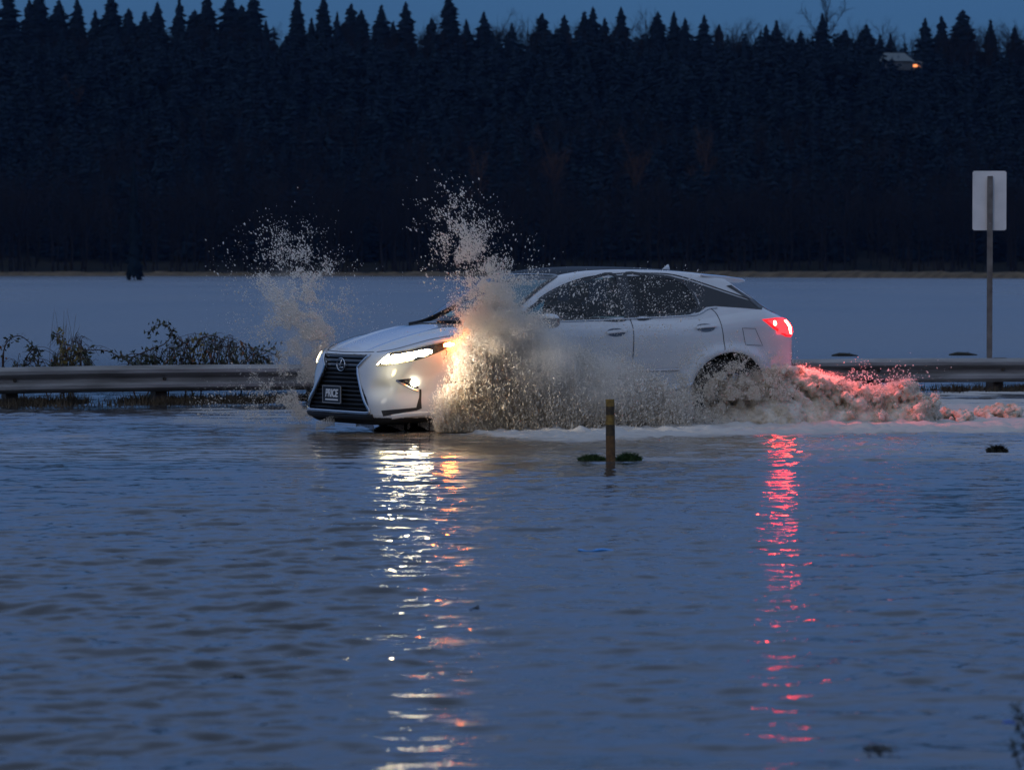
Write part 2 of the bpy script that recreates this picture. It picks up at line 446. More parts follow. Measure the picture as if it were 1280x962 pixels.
def mrange(nt, src, a, b, c, d):
    n = nt.nodes.new('ShaderNodeMapRange'); n.inputs[1].default_value = a; n.inputs[2].default_value = b; n.inputs[3].default_value = c; n.inputs[4].default_value = d
    nt.links.new(src, n.inputs[0]); return n.outputs[0]
mxa = wt.nodes.new('ShaderNodeMix'); mxa.data_type = 'RGBA'; mxa.inputs[6].default_value = (.036, .038, .040, 1); mxa.inputs[7].default_value = (.25, .20, .15, 1)
wt.links.new(am_.outputs['Fac'], mxa.inputs[0])
mxb = wt.nodes.new('ShaderNodeMix'); mxb.data_type = 'RGBA'; mxb.inputs[7].default_value = (.50, .475, .44, 1)
wt.links.new(mxa.outputs[2], mxb.inputs[6]); wt.links.new(at.outputs['Fac'], mxb.inputs[0]); wt.links.new(mxb.outputs[2], wbn.inputs['Base Color'])
fmx = wt.nodes.new('ShaderNodeMix'); fmx.data_type = 'RGBA'; fmx.inputs[7].default_value = (.115, .12, .125, 1)   # silty open water
wt.links.new(mrange(wt, sx.outputs[1], 50, 80, 0, 1), fmx.inputs[0]); wt.links.new(mxa.outputs[2], fmx.inputs[6]); wt.links.new(fmx.outputs[2], mxb.inputs[6])
# the open field behind the guardrail is wind-ruffled: rougher than the sheltered road
far0 = mrange(wt, sx.outputs[1], 42, 75, 0.0, 1)
mpf = wt.nodes.new('ShaderNodeMapping'); mpf.inputs['Scale'].default_value = (.035, .012, 1); wt.links.new(tcw.outputs['Object'], mpf.inputs[0])
nf = wt.nodes.new('ShaderNodeTexNoise'); nf.inputs['Scale'].default_value = 1.0; nf.inputs['Detail'].default_value = 6; wt.links.new(mpf.outputs[0], nf.inputs[0])
rf_ = wt.nodes.new('ShaderNodeMath'); rf_.operation = 'MULTIPLY_ADD'; rf_.inputs[2].default_value = .02
wt.links.new(far0, rf_.inputs[0]); wt.links.new(mrange(wt, nf.outputs[0], .3, .7, .15, .30), rf_.inputs[1]); far = rf_.outputs[0]
ma = wt.nodes.new('ShaderNodeMath'); ma.operation = 'MAXIMUM'; wt.links.new(far, ma.inputs[0])
fr = mrange(wt, at.outputs['Fac'], 0, 1, 0.02, .75); wt.links.new(fr, ma.inputs[1]); wt.links.new(ma.outputs[0], wbn.inputs['Roughness'])
mpw = wt.nodes.new('ShaderNodeMapping'); mpw.inputs['Scale'].default_value = (1, 1.35, 1); wt.links.new(tcw.outputs['Object'], mpw.inputs[0])
nb = wt.nodes.new('ShaderNodeTexNoise'); nb.inputs['Scale'].default_value = 9.0; nb.inputs['Detail'].default_value = 4; wt.links.new(mpw.outputs[0], nb.inputs[0])
bp = wt.nodes.new('ShaderNodeBump'); bp.inputs['Strength'].default_value = 1.0
bp.inputs['Distance'].default_value = .0035; wt.links.new(nb.outputs[0], bp.inputs['Height'])
nb2 = wt.nodes.new('ShaderNodeTexNoise'); nb2.inputs['Scale'].default_value = 1.1; nb2.inputs['Detail'].default_value = 5; nb2.inputs['Roughness'].default_value = .62; wt.links.new(mpw.outputs[0], nb2.inputs[0])
bp2 = wt.nodes.new('ShaderNodeBump'); bp2.inputs['Distance'].default_value = .10
wt.links.new(mrange(wt, sx.outputs[1], 45, 75, 0, .9), bp2.inputs['Strength'])
wt.links.new(nb2.outputs[0], bp2.inputs['Height']); wt.links.new(bp.outputs[0], bp2.inputs['Normal']); wt.links.new(bp2.outputs[0], wbn.inputs['Normal'])
wat = mesh_np('water', V_, F_, M_water, None, True); tag(wat, kind='structure')
for nm, arr in (('foam', foam), ('mud', mud)):
    a_ = wat.data.attributes.new(nm, 'FLOAT', 'POINT'); a_.data.foreach_set('value', arr.astype(np.float32).ravel())
del V_, F_, n1, n2

# ---- hill
xs = np.linspace(-420, 420, 120); ys = np.linspace(960, 1520, 70); Xh, Yh = np.meshgrid(xs, ys, indexing='ij')
def hill_z(X, Y):
    ridge = 60 - .022 * (X + 150) + 2.5 * np.sin(X / 37.) + 2 * np.sin(X / 14. + 1)
    t = sstep(1015, 1300, Y)
    return -.6 + 1.6 * sstep(995, 1015, Y) + t * ridge * (1 - .35 * sstep(1330, 1520, Y)) + 3 * (fbm(X * .03 + 9, Y * .03, 3) - .5) * t
Zh = hill_z(Xh, Yh); ii = np.arange(Xh.size).reshape(Xh.shape)
hl_ = mesh_np('hills', np.stack([Xh, Yh, Zh], -1).reshape(-1, 3), np.stack([ii[:-1, :-1], ii[1:, :-1], ii[1:, 1:], ii[:-1, 1:]], -1).reshape(-1, 4),
              noise_col(principled('forest_floor', (.02, .02, .015), .95, spec=.1), (.010, .012, .009), (.03, .026, .018), .05), None, True)
tag(hl_, kind='structure')
# long low bank of dead grass between field and forest
bk = []; bf = []
px_ = np.linspace(-150, 150, 420)
for i, X in enumerate(px_):
    Yb = 985 - 330 * sstep(-40, 130, X); wv = .25 * math.sin(X * .21) + .2 * math.sin(X * .57 + 1)
    hgt = .9 + .6 * sstep(-20, 60, X) + .30 * wv + rng.normal(0, .13)
    hgt *= Yb / 1000 
    for (oy, z) in ((-6, -.4), (-1, hgt * .55), (3, hgt), (30, hgt * .9), (45, -.4)): bk.append((X, Yb + oy, z))
for i in range(len(px_) - 1):
    for j in range(4): bf.append((i*5+j, (i+1)*5+j, (i+1)*5+j+1, i*5+j+1))
bnk = mesh_np('field', bk, np.array(bf), noise_col(principled('dead_grass', (.12, .09, .05), .95, spec=.1), (.07, .05, .03), (.15, .11, .065), .4), None, True)
tag(bnk, kind='structure')

# ---- trees
def leafmat(n, a, b):
    m = principled(n, a, .9, spec=.08); return noise_col(m, a, b, .12, 3)
M_fir = leafmat('fir_needles', (.006, .013, .024), (.012, .024, .036))
M_bark = principled('dark_bark', (.022, .018, .015), .95, spec=.1)
M_twig = leafmat('bare_twigs', (.012, .010, .012), (.022, .017, .016))
M_rust = leafmat('rusty_twigs', (.070, .040, .026), (.095, .052, .032))
def conifer_arr(r, hgt=1.0, dens=26, rad=.15, nb=9):
    """unit-height conifer: drooping boughs as thin leaning wedges -> V, F(tri)"""
    V = []; F = []
    for i in range(dens):
        t = i / dens; z = .10 + .88 * t ** .95
        L = rad * (1 - t) ** .70 * (1 + .16 * r.normal()) + .006
        for j in range(nb):
            a = r.random() * 6.283; l = L * r.uniform(.45, 1.25); d = np.array([math.cos(a), math.sin(a), 0]); s = np.array([-d[1], d[0], 0])
            zz = z + r.normal() * .01; w = l * .30 + .004
            b = len(V); dr = r.uniform(.18, .5)
            V += [d*0 + [0, 0, zz + .018], d * l * .55 + s * w + [0, 0, zz - l * dr * .5], d * l + [0, 0, zz - l * dr], d * l * .55 - s * w + [0, 0, zz - l * dr * .5 - .004], d * l * .5 + [0, 0, zz - l * dr * .9 - .016]]
            F += [(b, b+1, b+2), (b, b+2, b+3), (b+1, b+4, b+2), (b+4, b+3, b+2)]
    V.append(np.array([0, 0, 1.0])); k = len(V) - 1
    for q in range(3):
        V += [np.array([.006 * math.cos(q*2.1), .006 * math.sin(q*2.1), .9])]
    F += [(k, k+1, k+2), (k, k+2, k+3), (k, k+3, k+1)]
    return np.array(V), np.array(F)
def trunk_arr(hgt=.95, r0=.012):
    return tube_arrays([(0, 0, -.03), (0.002, 0, .3), (0, 0, hgt)], [r0, r0 * .7, r0 * .1], 6)
def bare_arr(r, spread=.34, n1=9, tw=16, twl=.10, up=.55):
    """unit-height leafless broadleaf: limbs, forks and fine twigs -> V,F quads (tubes, 3 sided)"""
    V = []; F = []; k = 0
    def tube(p, q, r1, r2, nseg=2, bend=.02):
        nonlocal k
        m = (np.array(p) + q) / 2 + r.normal(size=3) * bend
        v, f = tube_arrays([p, m, q], [r1, (r1+r2)/2, r2], 3); V.append(v); F.append(f + k); k += len(v)
    tube((0, 0, -.03), (r.normal() * .01, r.normal() * .01, .5), .014, .009)
    tube((0, 0, .5), (r.normal() * .02, r.normal() * .02, .8), .009, .004)
    for i in range(n1):
        z0 = r.uniform(.22, .7); a = r.random() * 6.283; l = spread * r.uniform(.6, 1.1) * (1.15 - z0 * .8)
        e = np.array([math.cos(a) * l, math.sin(a) * l, min(z0 + l * r.uniform(.6, 1.6), .97)]); b0 = np.array([0, 0, z0])
        tube(b0, e, .006, .002)
        for j in range(tw):
            t = r.uniform(.25, 1); s = b0 + (e - b0) * t
            d = (e - b0) / np.linalg.norm(e - b0) * .6 + r.normal(size=3) * .6 + [0, 0, up]; d /= np.linalg.norm(d)
            q = s + d * twl * r.uniform(.5, 1.4); q[2] = min(q[2], 1.0); tube(s, q, .0018, .0006, bend=.008)
            for w in range(3):
                d2 = d + r.normal(size=3) * .7; d2 /= np.linalg.norm(d2); s2 = s + (q - s) * r.uniform(.3, 1)
                tube(s2, s2 + d2 * twl * .6, .0010, .0005, bend=.004)
    return np.concatenate(V), np.concatenate(F)
con_v = [conifer_arr(np.random.default_rng(i), dens=42, rad=[.20, .24, .27, .22, .18][i], nb=16) for i in range(5)]
bar_v = [bare_arr(np.random.default_rng(40 + i)) for i in range(3)]
con_me = []; 
for i, (V, F) in enumerate(con_v):
    me = mesh_np('crown', V, F, M_fir, None, False); con_me.append(me.data); bpy.data.objects.remove(me)
tv, tf = trunk_arr(); me = mesh_np('trunk', tv, tf, M_bark, None, True); trunk_me = me.data; bpy.data.objects.remove(me)
bar_me = []
for V, F in bar_v:
    me = mesh_np('crown', V, F, M_twig, None, False); bar_me.append(me.data); bpy.data.objects.remove(me)
def tree(kind, X, Y, top, hgt, wid, label, cat, group, mesh, rot, mat=None):
    """stands on the hill with its tip at height `top`"""
    t = thing(kind, (X, Y, top - hgt), rot, label, cat, group); t.scale = (hgt * wid, hgt * wid, hgt)
    c = bpy.data.objects.new('crown', mesh); link(c, t)
    b = bpy.data.objects.new('trunk', trunk_me); link(b, t)
    return t
ORD = ['first', 'second', 'third', 'fourth', 'fifth', 'sixth', 'seventh', 'eighth', 'ninth', 'tenth', 'eleventh', 'twelfth', 'thirteenth', 'fourteenth', 'fifteenth', 'sixteenth', 'seventeenth', 'eighteenth', 'nineteenth', 'twentieth', 'twenty-first', 'twenty-second', 'twenty-third', 'twenty-fourth', 'twenty-fifth', 'twenty-sixth', 'twenty-seventh', 'twenty-eighth', 'twenty-ninth', 'thirtieth']
sky_l = [(11, -14, 1.1), (38, -2, .9), (50, -10, 1.1), (75, 0, 1.2), (98, -4, 1.3), (120, 12, 1.1), (140, -8, 1.1), (162, 10, .8), (182, 14, 1.2), (198, 2, 1.3), (225, -4, 1.1), (244, 12, 1.2), (260, -6, 1.1), (288, -8, 1.2), (303, 6, 1.3), (317, -10, 1.1), (333, 24, .8)]
sky_m = [(372, -6, .9), (390, 22, .9), (405, -6, .9), (422, 14, .9), (439, 4, .9), (452, 12, .8), (477, 6, .9), (492, 26, .9), (507, 2, 1.1), (540, 22, .9), (562, -8, .9), (583, 24, .8), (605, 14, 1.1), (640, 28, 1.2), (677, 16, 1.2), (705, 18, 1.1), (730, 14, .9), (741, 8, .9), (756, 22, .9), (776, 8, .9), (822, 14, .9), (842, 14, .8), (856, 22, .9), (880, 18, 1.1), (898, 30, .9), (957, 30, .8), (970, 25, .8), (1000, 38, 1.0)]
sky_r = [(1027, 16, 1.1), (1055, 36, 1.2), (1082, 30, 1.0), (1099, 43, .8), (1112, 41, .8)]
sky_e = [(1155, 22, 1.15), (1176, 19, .9), (1202, 12, 1.35), (1237, 24, .85), (1267, 32, 1.2), (1290, 18, 1.1), (1330, 20, 1.1)]
def yp(i): return 1262 + 34 * ((i * 7919) % 10) / 10.
cnt = 0
for lst, ref, grp in ((sky_l, 'conifer from the picture\'s left edge along the dark ridge skyline', 'a'), (sky_m, 'conifer right of the skyline dip above the left splash', 'b'), (sky_r, 'conifer from the big bare tree towards the ridge house', 'c'), (sky_e, 'tall narrow conifer right of the house with the lit window', 'd')):
    for i, (px, py, w) in enumerate(lst):
        Y = yp(cnt); X, _, top = W(px, py, Y); hgt = 30 + 4 * rng.random() if lst is not sky_e else 34
        label = ORD[i] + ' ' + ref
        tree('fir_tree', X, Y, top, hgt, w * rng.uniform(.72, 1.35) if lst is not sky_e else w, label, 'conifer', 'conifers along the ridge skyline', con_me[cnt % 5], rng.random() * 6, None); cnt += 1
for (px, py, w, lab) in [(1031, -14, 1.0, 'big spreading leafless tree rising above the ridge, left of the house'), (352, 38, .8, 'low bare tree in the skyline dip above the left splash'),
                         (530, 20, .8, 'leafless crown between conifers above the tall splash'), (622, 14, .8, 'leafless treetop just right of the tall splash on the ridge'), (660, 16, .9, 'hazy leafless treetop on the ridge above the car bonnet'),
                         (807, 6, .9, 'upright leafless treetop among small conifers above the car roof'), (920, 26, 1.1, 'rounded leafless treetop on the ridge above the tail lamp'), (1129, 46, .9, 'small rounded tree directly behind the ridge house')]:
    Y = 1285.; X, _, top = W(px, py, Y)
    t = tree('bare_tree', X, Y, top, 27 if px != 1031 else 30, w, lab, 'tree', 'leafless trees on the ridge', bar_me[int(px) % 3], rng.random() * 6)
# warmer-coloured winter crowns low on the slope
rme = []
for i in range(2):
    me = mesh_np('crown', *bar_v[i], M_rust, None, False); rme.append(me.data); bpy.data.objects.remove(me)
for (px, py, Y, hgt, lab) in [(598, 172, 1060, 24, 'faintly rusty bare tree on the slope above the tall splash'), (693, 160, 1062, 25, 'rusty brown bare tree low on the slope above the windshield'), (795, 165, 1068, 24, 'dim rusty bare tree on the slope above the rear door'), (880, 148, 1090, 24, 'dim brownish bare tree on the slope above the car tail'),
                              (95, 95, 1180, 22, 'pale bare crown on the upper slope near the left edge')]:
    X, _, top = W(px, py, Y); z0 = float(hill_z(np.array([X]), np.array([float(Y)]))[0]); 
    t = tree('bare_tree', X, Y, top, top - z0 + .5, .62, lab, 'tree', 'rust-tinted trees on the slope', rme[int(px) % 2], 1.0)
X, _, top = W(168, 190, 610); t = tree('fir_tree', X, 610, top, top + .3, .34, 'narrow dark tree standing in the flooded field at the far shore', 'tree', None, con_me[4], .4)
# the wood itself, one mass
def mass(name, arrs, pts, mat, label, cat):
    Vs, Fs, k = [], [], 0
    for (X, Y, Z, h, w, r, q) in pts:
        V, F = arrs[q]; c, s = math.cos(r), math.sin(r)
        v = np.stack([(V[:, 0] * c - V[:, 1] * s) * h * w + X, (V[:, 0] * s + V[:, 1] * c) * h * w + Y, V[:, 2] * h + Z], 1)
        Vs.append(v.astype(np.float32)); Fs.append(F + k); k += len(v)
    o = mesh_np(name, np.concatenate(Vs), np.concatenate(Fs), mat, None, False)
    tag(o, label, cat, None, 'stuff'); return o
lowc = [conifer_arr(np.random.default_rng(70 + i), dens=15, rad=.25, nb=9) for i in range(4)]
lowb = [bare_arr(np.random.default_rng(90 + i), n1=6, tw=8, twl=.14) for i in range(4)]
r2 = np.random.default_rng(5); pc = []; pb = []
for i in range(3400):
    Y = 1050 + 240 * r2.random() ** .8; X = r2.uniform(-.155, .155) * Y * 1.08; z = float(hill_z(np.array([X]), np.array([Y]))[0]); h = r2.uniform(15, 24)
    # stay under the ridge line
    lim = (H - (r2.uniform(30, 62) - 337) / 5000 * Y)
    if z + h > lim: h = lim - z
    if h < 6: continue
    pc.append((X, Y, z, h, r2.uniform(.85, 1.3), r2.random() * 6, r2.integers(4)))
for i in range(1000):
    Y = 1016 + 130 * r2.random() ** 1.4; X = r2.uniform(-.155, .155) * Y * 1.06; z = float(hill_z(np.array([X]), np.array([Y]))[0]); h = r2.uniform(16, 27)
    pb.append((X, Y, z, h, r2.uniform(.6, 1.0), r2.random() * 6, r2.integers(4)))
for i in range(420):
    Y = r2.uniform(1262, 1290); px = r2.uniform(-10, 1290); top = W(px, 20 + 34 * r2.random() ** .7, Y)[2]; h = r2.uniform(14, 22); X = (px - 640) / 5000 * Y
    pb.append((X, Y, top - h, h, r2.uniform(.7, 1.2), r2.random() * 6, r2.integers(4)))
mass('forest', lowc, pc, M_fir, 'dense dark conifer forest covering the whole hillside', 'forest')
mass('woods', lowb, pb, M_twig, 'brownish leafless woods along the foot of the hill behind the field', 'woods')

# ---- house on the ridge
hp = W(1117, 84, 1235); 
ho = thing('house', (hp[0], 1235, hp[2] - 1.2), R(8), 'pale-roofed house on the ridge with one orange lit window', 'house')
box('wall', (0, 0, 1.4), (9.5, 7, 2.8), principled('house_wall', (.07, .08, .085), .8), ho, 0)
mb = MB(); mb.add([(-5.4, -4.2, 2.7), (5.4, -4.2, 2.7), (5.4, 4.2, 2.7), (-5.4, 4.2, 2.7), (-3.2, 0, 5.4), (3.2, 0, 5.4)], [(0, 1, 5, 4), (1, 2, 5), (2, 3, 4, 5), (3, 0, 4), (3, 2, 1, 0)])
mb.build('roof', principled('pale_roof', (.10, .13, .14), .7), ho)
wing = box('porch_wall', (6.4, -.5, 1.0), (3.2, 5, 2.2), principled('porch_wall_grey', (.10, .09, .08), .8), ho, 0)
mb = MB(); mb.add([(4.7, -3.3, 2.1), (8.3, -3.3, 2.1), (8.3, 2.2, 2.9), (4.7, 2.2, 2.9), (4.7, -3.3, 2.3), (8.3, -3.3, 2.3), (8.3, 2.2, 3.1), (4.7, 2.2, 3.1)], [(0, 1, 5, 4), (1, 2, 6, 5), (2, 3, 7, 6), (3, 0, 4, 7), (4, 5, 6, 7), (3, 2, 1, 0)])
mb.build('porch_roof', principled('porch_roof_grey', (.07, .07, .07), .7), ho)
wn = box('window', (6.3, -3.04, 1.35), (2.5, .08, 1.0), principled('window_frame_wood', (.2, .15, .1), .6), ho, 0)
box('pane', (6.3, -3.10, 1.35), (2.2, .04, .75), emitter('lit_window', (1.0, .30, .10), 1.1), wn, 0)
for x_ in (-2.6, .8): box('pane', (x_, -3.56, 1.5), (1.6, .06, 1.1), principled('dark_pane', (.02, .025, .03), .1), box('window', (x_, -3.52, 1.5), (1.8, .05, 1.3), principled('pale_frame', (.3, .3, .3), .6), ho, 0), 0)

# ---- the evening air: far slopes go blue
bm = bmesh.new(); bm_box(bm, (0, 900, 58), (1500, 2100, 122))
hz = bm_obj('haze', bm, None); mh = bpy.data.materials.new('evening_haze'); mh.use_nodes = True; hn = mh.node_tree; hn.nodes.clear()
ho_ = hn.nodes.new('ShaderNodeOutputMaterial'); pv = hn.nodes.new('ShaderNodeVolumePrincipled'); pv.inputs['Color'].default_value = (.24, .48, 1, 1); pv.inputs['Density'].default_value = HAZE
hn.links.new(pv.outputs[0], ho_.inputs['Volume']); hz.data.materials.append(mh); tag(hz, 'thin blue dusk haze lying over the field and wooded hill', 'haze', None, 'stuff')
# ================================================================== ROADSIDE THINGS
RA = np.array([-5.95, 46.5]); RB = np.array([6.66, 52.0]); RD = (RB - RA) / np.linalg.norm(RB - RA); RN = np.array([RD[1], -RD[0]])   # RN towards the road
M_galv = noise_col(principled('galvanised_steel', (.22, .22, .22), .5, .15), (.12, .112, .10), (.32, .31, .30), 2.5, 5, .3, .7, stretch=(.5, .5, 4), bump=.1)
M_wood = noise_col(principled('weathered_post', (.05, .04, .035), .9), (.03, .025, .02), (.08, .065, .05), 6)
rail = thing('guardrail', (float(RA[0]), float(RA[1]), 0), 0, 'grey steel guardrail along the far edge of the flooded road', 'guardrail')
prof = [(0, .31), (.015, .308), (.055, .285), (.080, .262), (.080, .222), (.055, .200), (.010, .172), (0, .155), (.010, .138), (.055, .110), (.080, .088), (.080, .048), (.055, .025), (.015, .002), (0, 0)]
for seg in range(-3, 7):
    a0, a1 = seg * 3.81 + .02, (seg + 1) * 3.81 + .02 + .3
    bV = []; sgs = 10
    for i in range(sgs + 1):
        s_ = a0 + (a1 - a0) * i / sgs; sag = .010 * math.sin(s_ * .7) - .0008 * s_; pu = .006 * (seg % 2)
        for inner in (0, 1):
            for o, z in prof:
                o2 = o + pu - inner * .006
                p = RD * s_ + RN * o2; bV.append((p[0], p[1], .135 + z + sag))
    k = len(prof); bF = []
    for i in range(sgs):
        for j in range(k - 1):
            b0 = i * 2 * k; b1 = (i + 1) * 2 * k
            bF.append((b0 + j, b1 + j, b1 + j + 1, b0 + j + 1)); bF.append((b0 + k + j, b0 + k + j + 1, b1 + k + j + 1, b1 + k + j))
        for j in (0, k - 1): bF.append((i*2*k + j, i*2*k + k + j, (i+1)*2*k + k + j, (i+1)*2*k + j))
    bm_ = mesh_np('beam', bV, bF, M_galv, rail, False)
    for q in (0.15, 1.98):
        s_ = a0 + q; p = RD * s_ + RN * .012
        bo = MB()
        for dz in (.155,): bo.tube([(p[0], p[1], .135 + dz), (p[0] + RN[0] * .022, p[1] + RN[1] * .022, .135 + dz)], .022, 8)
        bo.build('bolt', M_wood, bm_)
        p = RD * (s_ + 0.0) - RN * .20
        box('post', (p[0], p[1], -.06), (.15, .20, .84), M_wood, rail, .01, Matrix.Rotation(math.atan2(RD[1], RD[0]), 4, 'Z'))
        p = RD * s_ - RN * .055; box('spacer_block', (p[0], p[1], .29), (.14, .10, .30), M_wood, rail, .008, Matrix.Rotation(math.atan2(RD[1], RD[0]), 4, 'Z'))

# road sign seen from behind
X, Y, _ = W(1237, 300, 54.0)
sg = thing('road_sign', (X, Y, 0), R(3), 'blank pale back of a tall rectangular road sign behind the guardrail', 'road sign')
bm = bmesh.new(); bm_box(bm, (0, 0, 0), (.460, .004, .80)); 
ed = [e for e in bm.edges if abs(e.verts[0].co.y - e.verts[1].co.y) > .003]; bmesh.ops.bevel(bm, geom=ed, offset=.014, segments=5, affect='EDGES')
bm.transform(Matrix.Translation((0, .045, 2.51)))
bm_obj('sign_panel', bm, noise_col(principled('aluminium_back', (.42, .41, .39), .6, .1), (.66, .65, .62), (.80, .78, .74), 3, 5), sg)
mb = MB(); mb.box((0, .02, 1.15), (.012, .04, 3.38)); mb.box((0, .0, 1.15), (.074, .008, 3.38)); mb.box((-.030, .018, 1.15), (.008, .036, 3.28)); mb.box((.030, .018, 1.15), (.008, .036, 3.28))
mb.build('post', noise_col(principled('sign_post_steel', (.16, .14, .125), .7, .2), (.11, .095, .085), (.22, .2, .18), 5), sg)
for z_ in (2.2, 2.7):
    mb = MB(); mb.tube([(0, -.012, z_), (0, .0, z_)], .012, 6); mb.build('bolt', M_galv, sg)

# striped marker post with two grass tufts at its foot
X, Y = on_water(763.5, 577)
mk = thing('marker_post', (X, Y, 0), 0, 'short marker post with worn yellow and black bands standing in the water', 'marker post')
M_yel = noise_col(principled('worn_yellow', (.42, .24, .03), .6), (.16, .085, .012), (.30, .18, .03), 30, 4)
M_blk = noise_col(principled('band_black', (.03, .02, .01), .6), (.03, .02, .01), (.075, .045, .015), 40)
M_rus = noise_col(principled('rusty_lower_post', (.2, .09, .02), .7), (.07, .033, .010), (.17, .08, .02), 25)
zb = [(-.30, .125, M_rus), (.125, .215, M_rus), (.215, .305, M_blk), (.305, .385, M_yel), (.385, .455, M_blk), (.455, .515, M_yel)]
for i, (a, b, m) in enumerate(zb):
    n = 20; mbb = MB(); ra, rb = [.040 - .004 * max(q, 0) / .5 for q in (a, b)]
    mbb.tube([(-.012 * a, 0, a), (-.012 * (a + b) / 2, 0, (a + b) / 2), (-.012 * b, 0, b)], [ra, (ra + rb) / 2, rb], n)
    mbb.build('post' if i == 0 else ('cap' if i == 5 else 'band'), m, mk, False)
M_grass = noise_col(principled('wet_grass', (.03, .07, .015), .7), (.02, .045, .012), (.05, .10, .02), 30)
def tuft(cx, cy, wx, wy, hgt, n, name, label, cat, mat, seed, kind=None, flat=.0):
    r = np.random.default_rng(seed); V = []; F = []
    for i in range(n):
        a = r.random() * 6.283; q = math.sqrt(r.random()); x, y = q * wx * math.cos(a), q * wy * math.sin(a)
        h = hgt * r.uniform(.4, 1.1) * (1.05 - q * .7); lx, ly = r.normal(0, .5, 2) * h * 1.3; w = hgt * .06 + .0015; aa = r.random() * 3.14; c, s = math.cos(aa) * w, math.sin(aa) * w
        b = len(V); V += [(x - c, y - s, -.01), (x + c, y + s, -.01), (x + lx * .4 - c * .7, y + ly * .4 - s * .7, h * .6), (x + lx * .4 + c * .7, y + ly * .4 + s * .7, h * .6), (x + lx, y + ly, h * (1 - flat))]
        F += [(b, b+1, b+3, b+2), (b+2, b+3, b+4)]
    o = mesh_np(name, V, F, mat, None, False); o.location = (cx, cy, 0)
    tag(o, label, cat, None, kind); return o
gx, gy = on_water(740, 575.5); tuft(gx, gy, .115, .06, .068, 1300, 'grass_tuft', 'low green grass tuft left of the striped marker post', 'grass tuft', M_grass, 1)
gx, gy = on_water(786, 575.5); tuft(gx, gy, .105, .07, .085, 1300, 'grass_tuft', 'low green grass tuft right of the striped marker post', 'grass tuft', M_grass, 2)
M_deb = noise_col(principled('wet_debris', (.012, .014, .008), .6), (.008, .008, .006), (.025, .024, .012), 30)
gx, gy = on_water(1247, 565); tuft(gx, gy, .09, .09, .10, 500, 'weed_clump', 'small dark clump of weeds in the water at the right, near the foam', 'weed clump', M_deb, 3, None, .2)

# leaf litter afloat close to the camera
def litter(px, py, w, d, n, name, label, cat, mat, seed, hz=.012):
    r = np.random.default_rng(seed); x0, y0 = on_water(px, py); mb = MB()
    for i in range(n):
        x, y = r.normal(0, w * .33), r.normal(0, d * .33); a = r.random() * 3.14; l = r.uniform(.012, .028); c, s = math.cos(a), math.sin(a); z = r.uniform(.0, hz)
        mb.add([(x - l*c, y - l*s, z), (x + .4*l*s, y - .4*l*c, z + .004), (x + l*c, y + l*s, z + r.uniform(0, .012)), (x - .4*l*s, y + .4*l*c, z + .005)], [(0, 1, 2), (0, 2, 3)])
    mb.tube([(-w * .5, 0, .003), (0, d * .1, .010), (w * .5, d * .3, .003)], .003, 5)
    o = mb.build(name, mat, None); o.location = (x0, y0, 0); tag(o, label, cat); return o
litter(1097, 939, .085, .06, 46, 'leaf_litter', 'dark soggy leaf clump floating near the bottom right corner', 'leaf litter', M_deb, 4)
litter(295, 850, .07, .05, 26, 'leaf_litter', 'small dark leaf clump floating among ripples on the left side', 'leaf litter', M_deb, 5)
litter(594, 762, .03, .03, 8, 'leaf', 'single dark scrap of leaf floating beside the amber glints', 'leaf', M_deb, 6)
# strip of blue tape afloat
x0, y0 = on_water(745, 689)
mb = MB(); pts = np.linspace(-.10, .10, 14)
V = []; F = []
for i, t in enumerate(pts):
    z = .004 + .004 * math.sin(t * 40); V += [(t, -.02 + .01 * math.sin(t * 30), z), (t, .02 + .01 * math.sin(t * 25 + 1), z + .003), (t, .02 + .01 * math.sin(t * 25 + 1), z - .004), (t, -.02 + .01 * math.sin(t * 30), z - .007)]
for i in range(13):
    for j in range(4): F.append((i*4+j, (i+1)*4+j, (i+1)*4+(j+1) % 4, i*4+(j+1) % 4))
mb.add(V, F); bt = mb.build('plastic_strip', principled('blue_plastic', (.05, .30, .75), .5), None, True); bt.location = (x0, y0, .004)
tag(bt, 'thin blue plastic strip floating flat below the marker post', 'plastic strip')
# drift wood in the field beyond the rail
for (px, py, L, lab) in [(1056, 445, .48, 'dark drifting log showing just over the rail behind the tail lamp'), (1204, 444, .52, 'dark drifting log showing just over the rail by the sign post')]:
    x0, y0 = on_water(px, py); mb = MB(); mb.tube([(-L/2, 0, .01), (-L*.2, .02, .03), (L*.15, 0, .025), (L/2, -.02, .005)], [.015, .035, .03, .012], 9)
    mb.tube([(L*.1, 0, .03), (L*.2, .02, .07)], [.010, .005], 5)
    o = mb.build('driftwood', M_deb, None, True); o.location = (x0, y0, 0); tag(o, lab, 'driftwood')

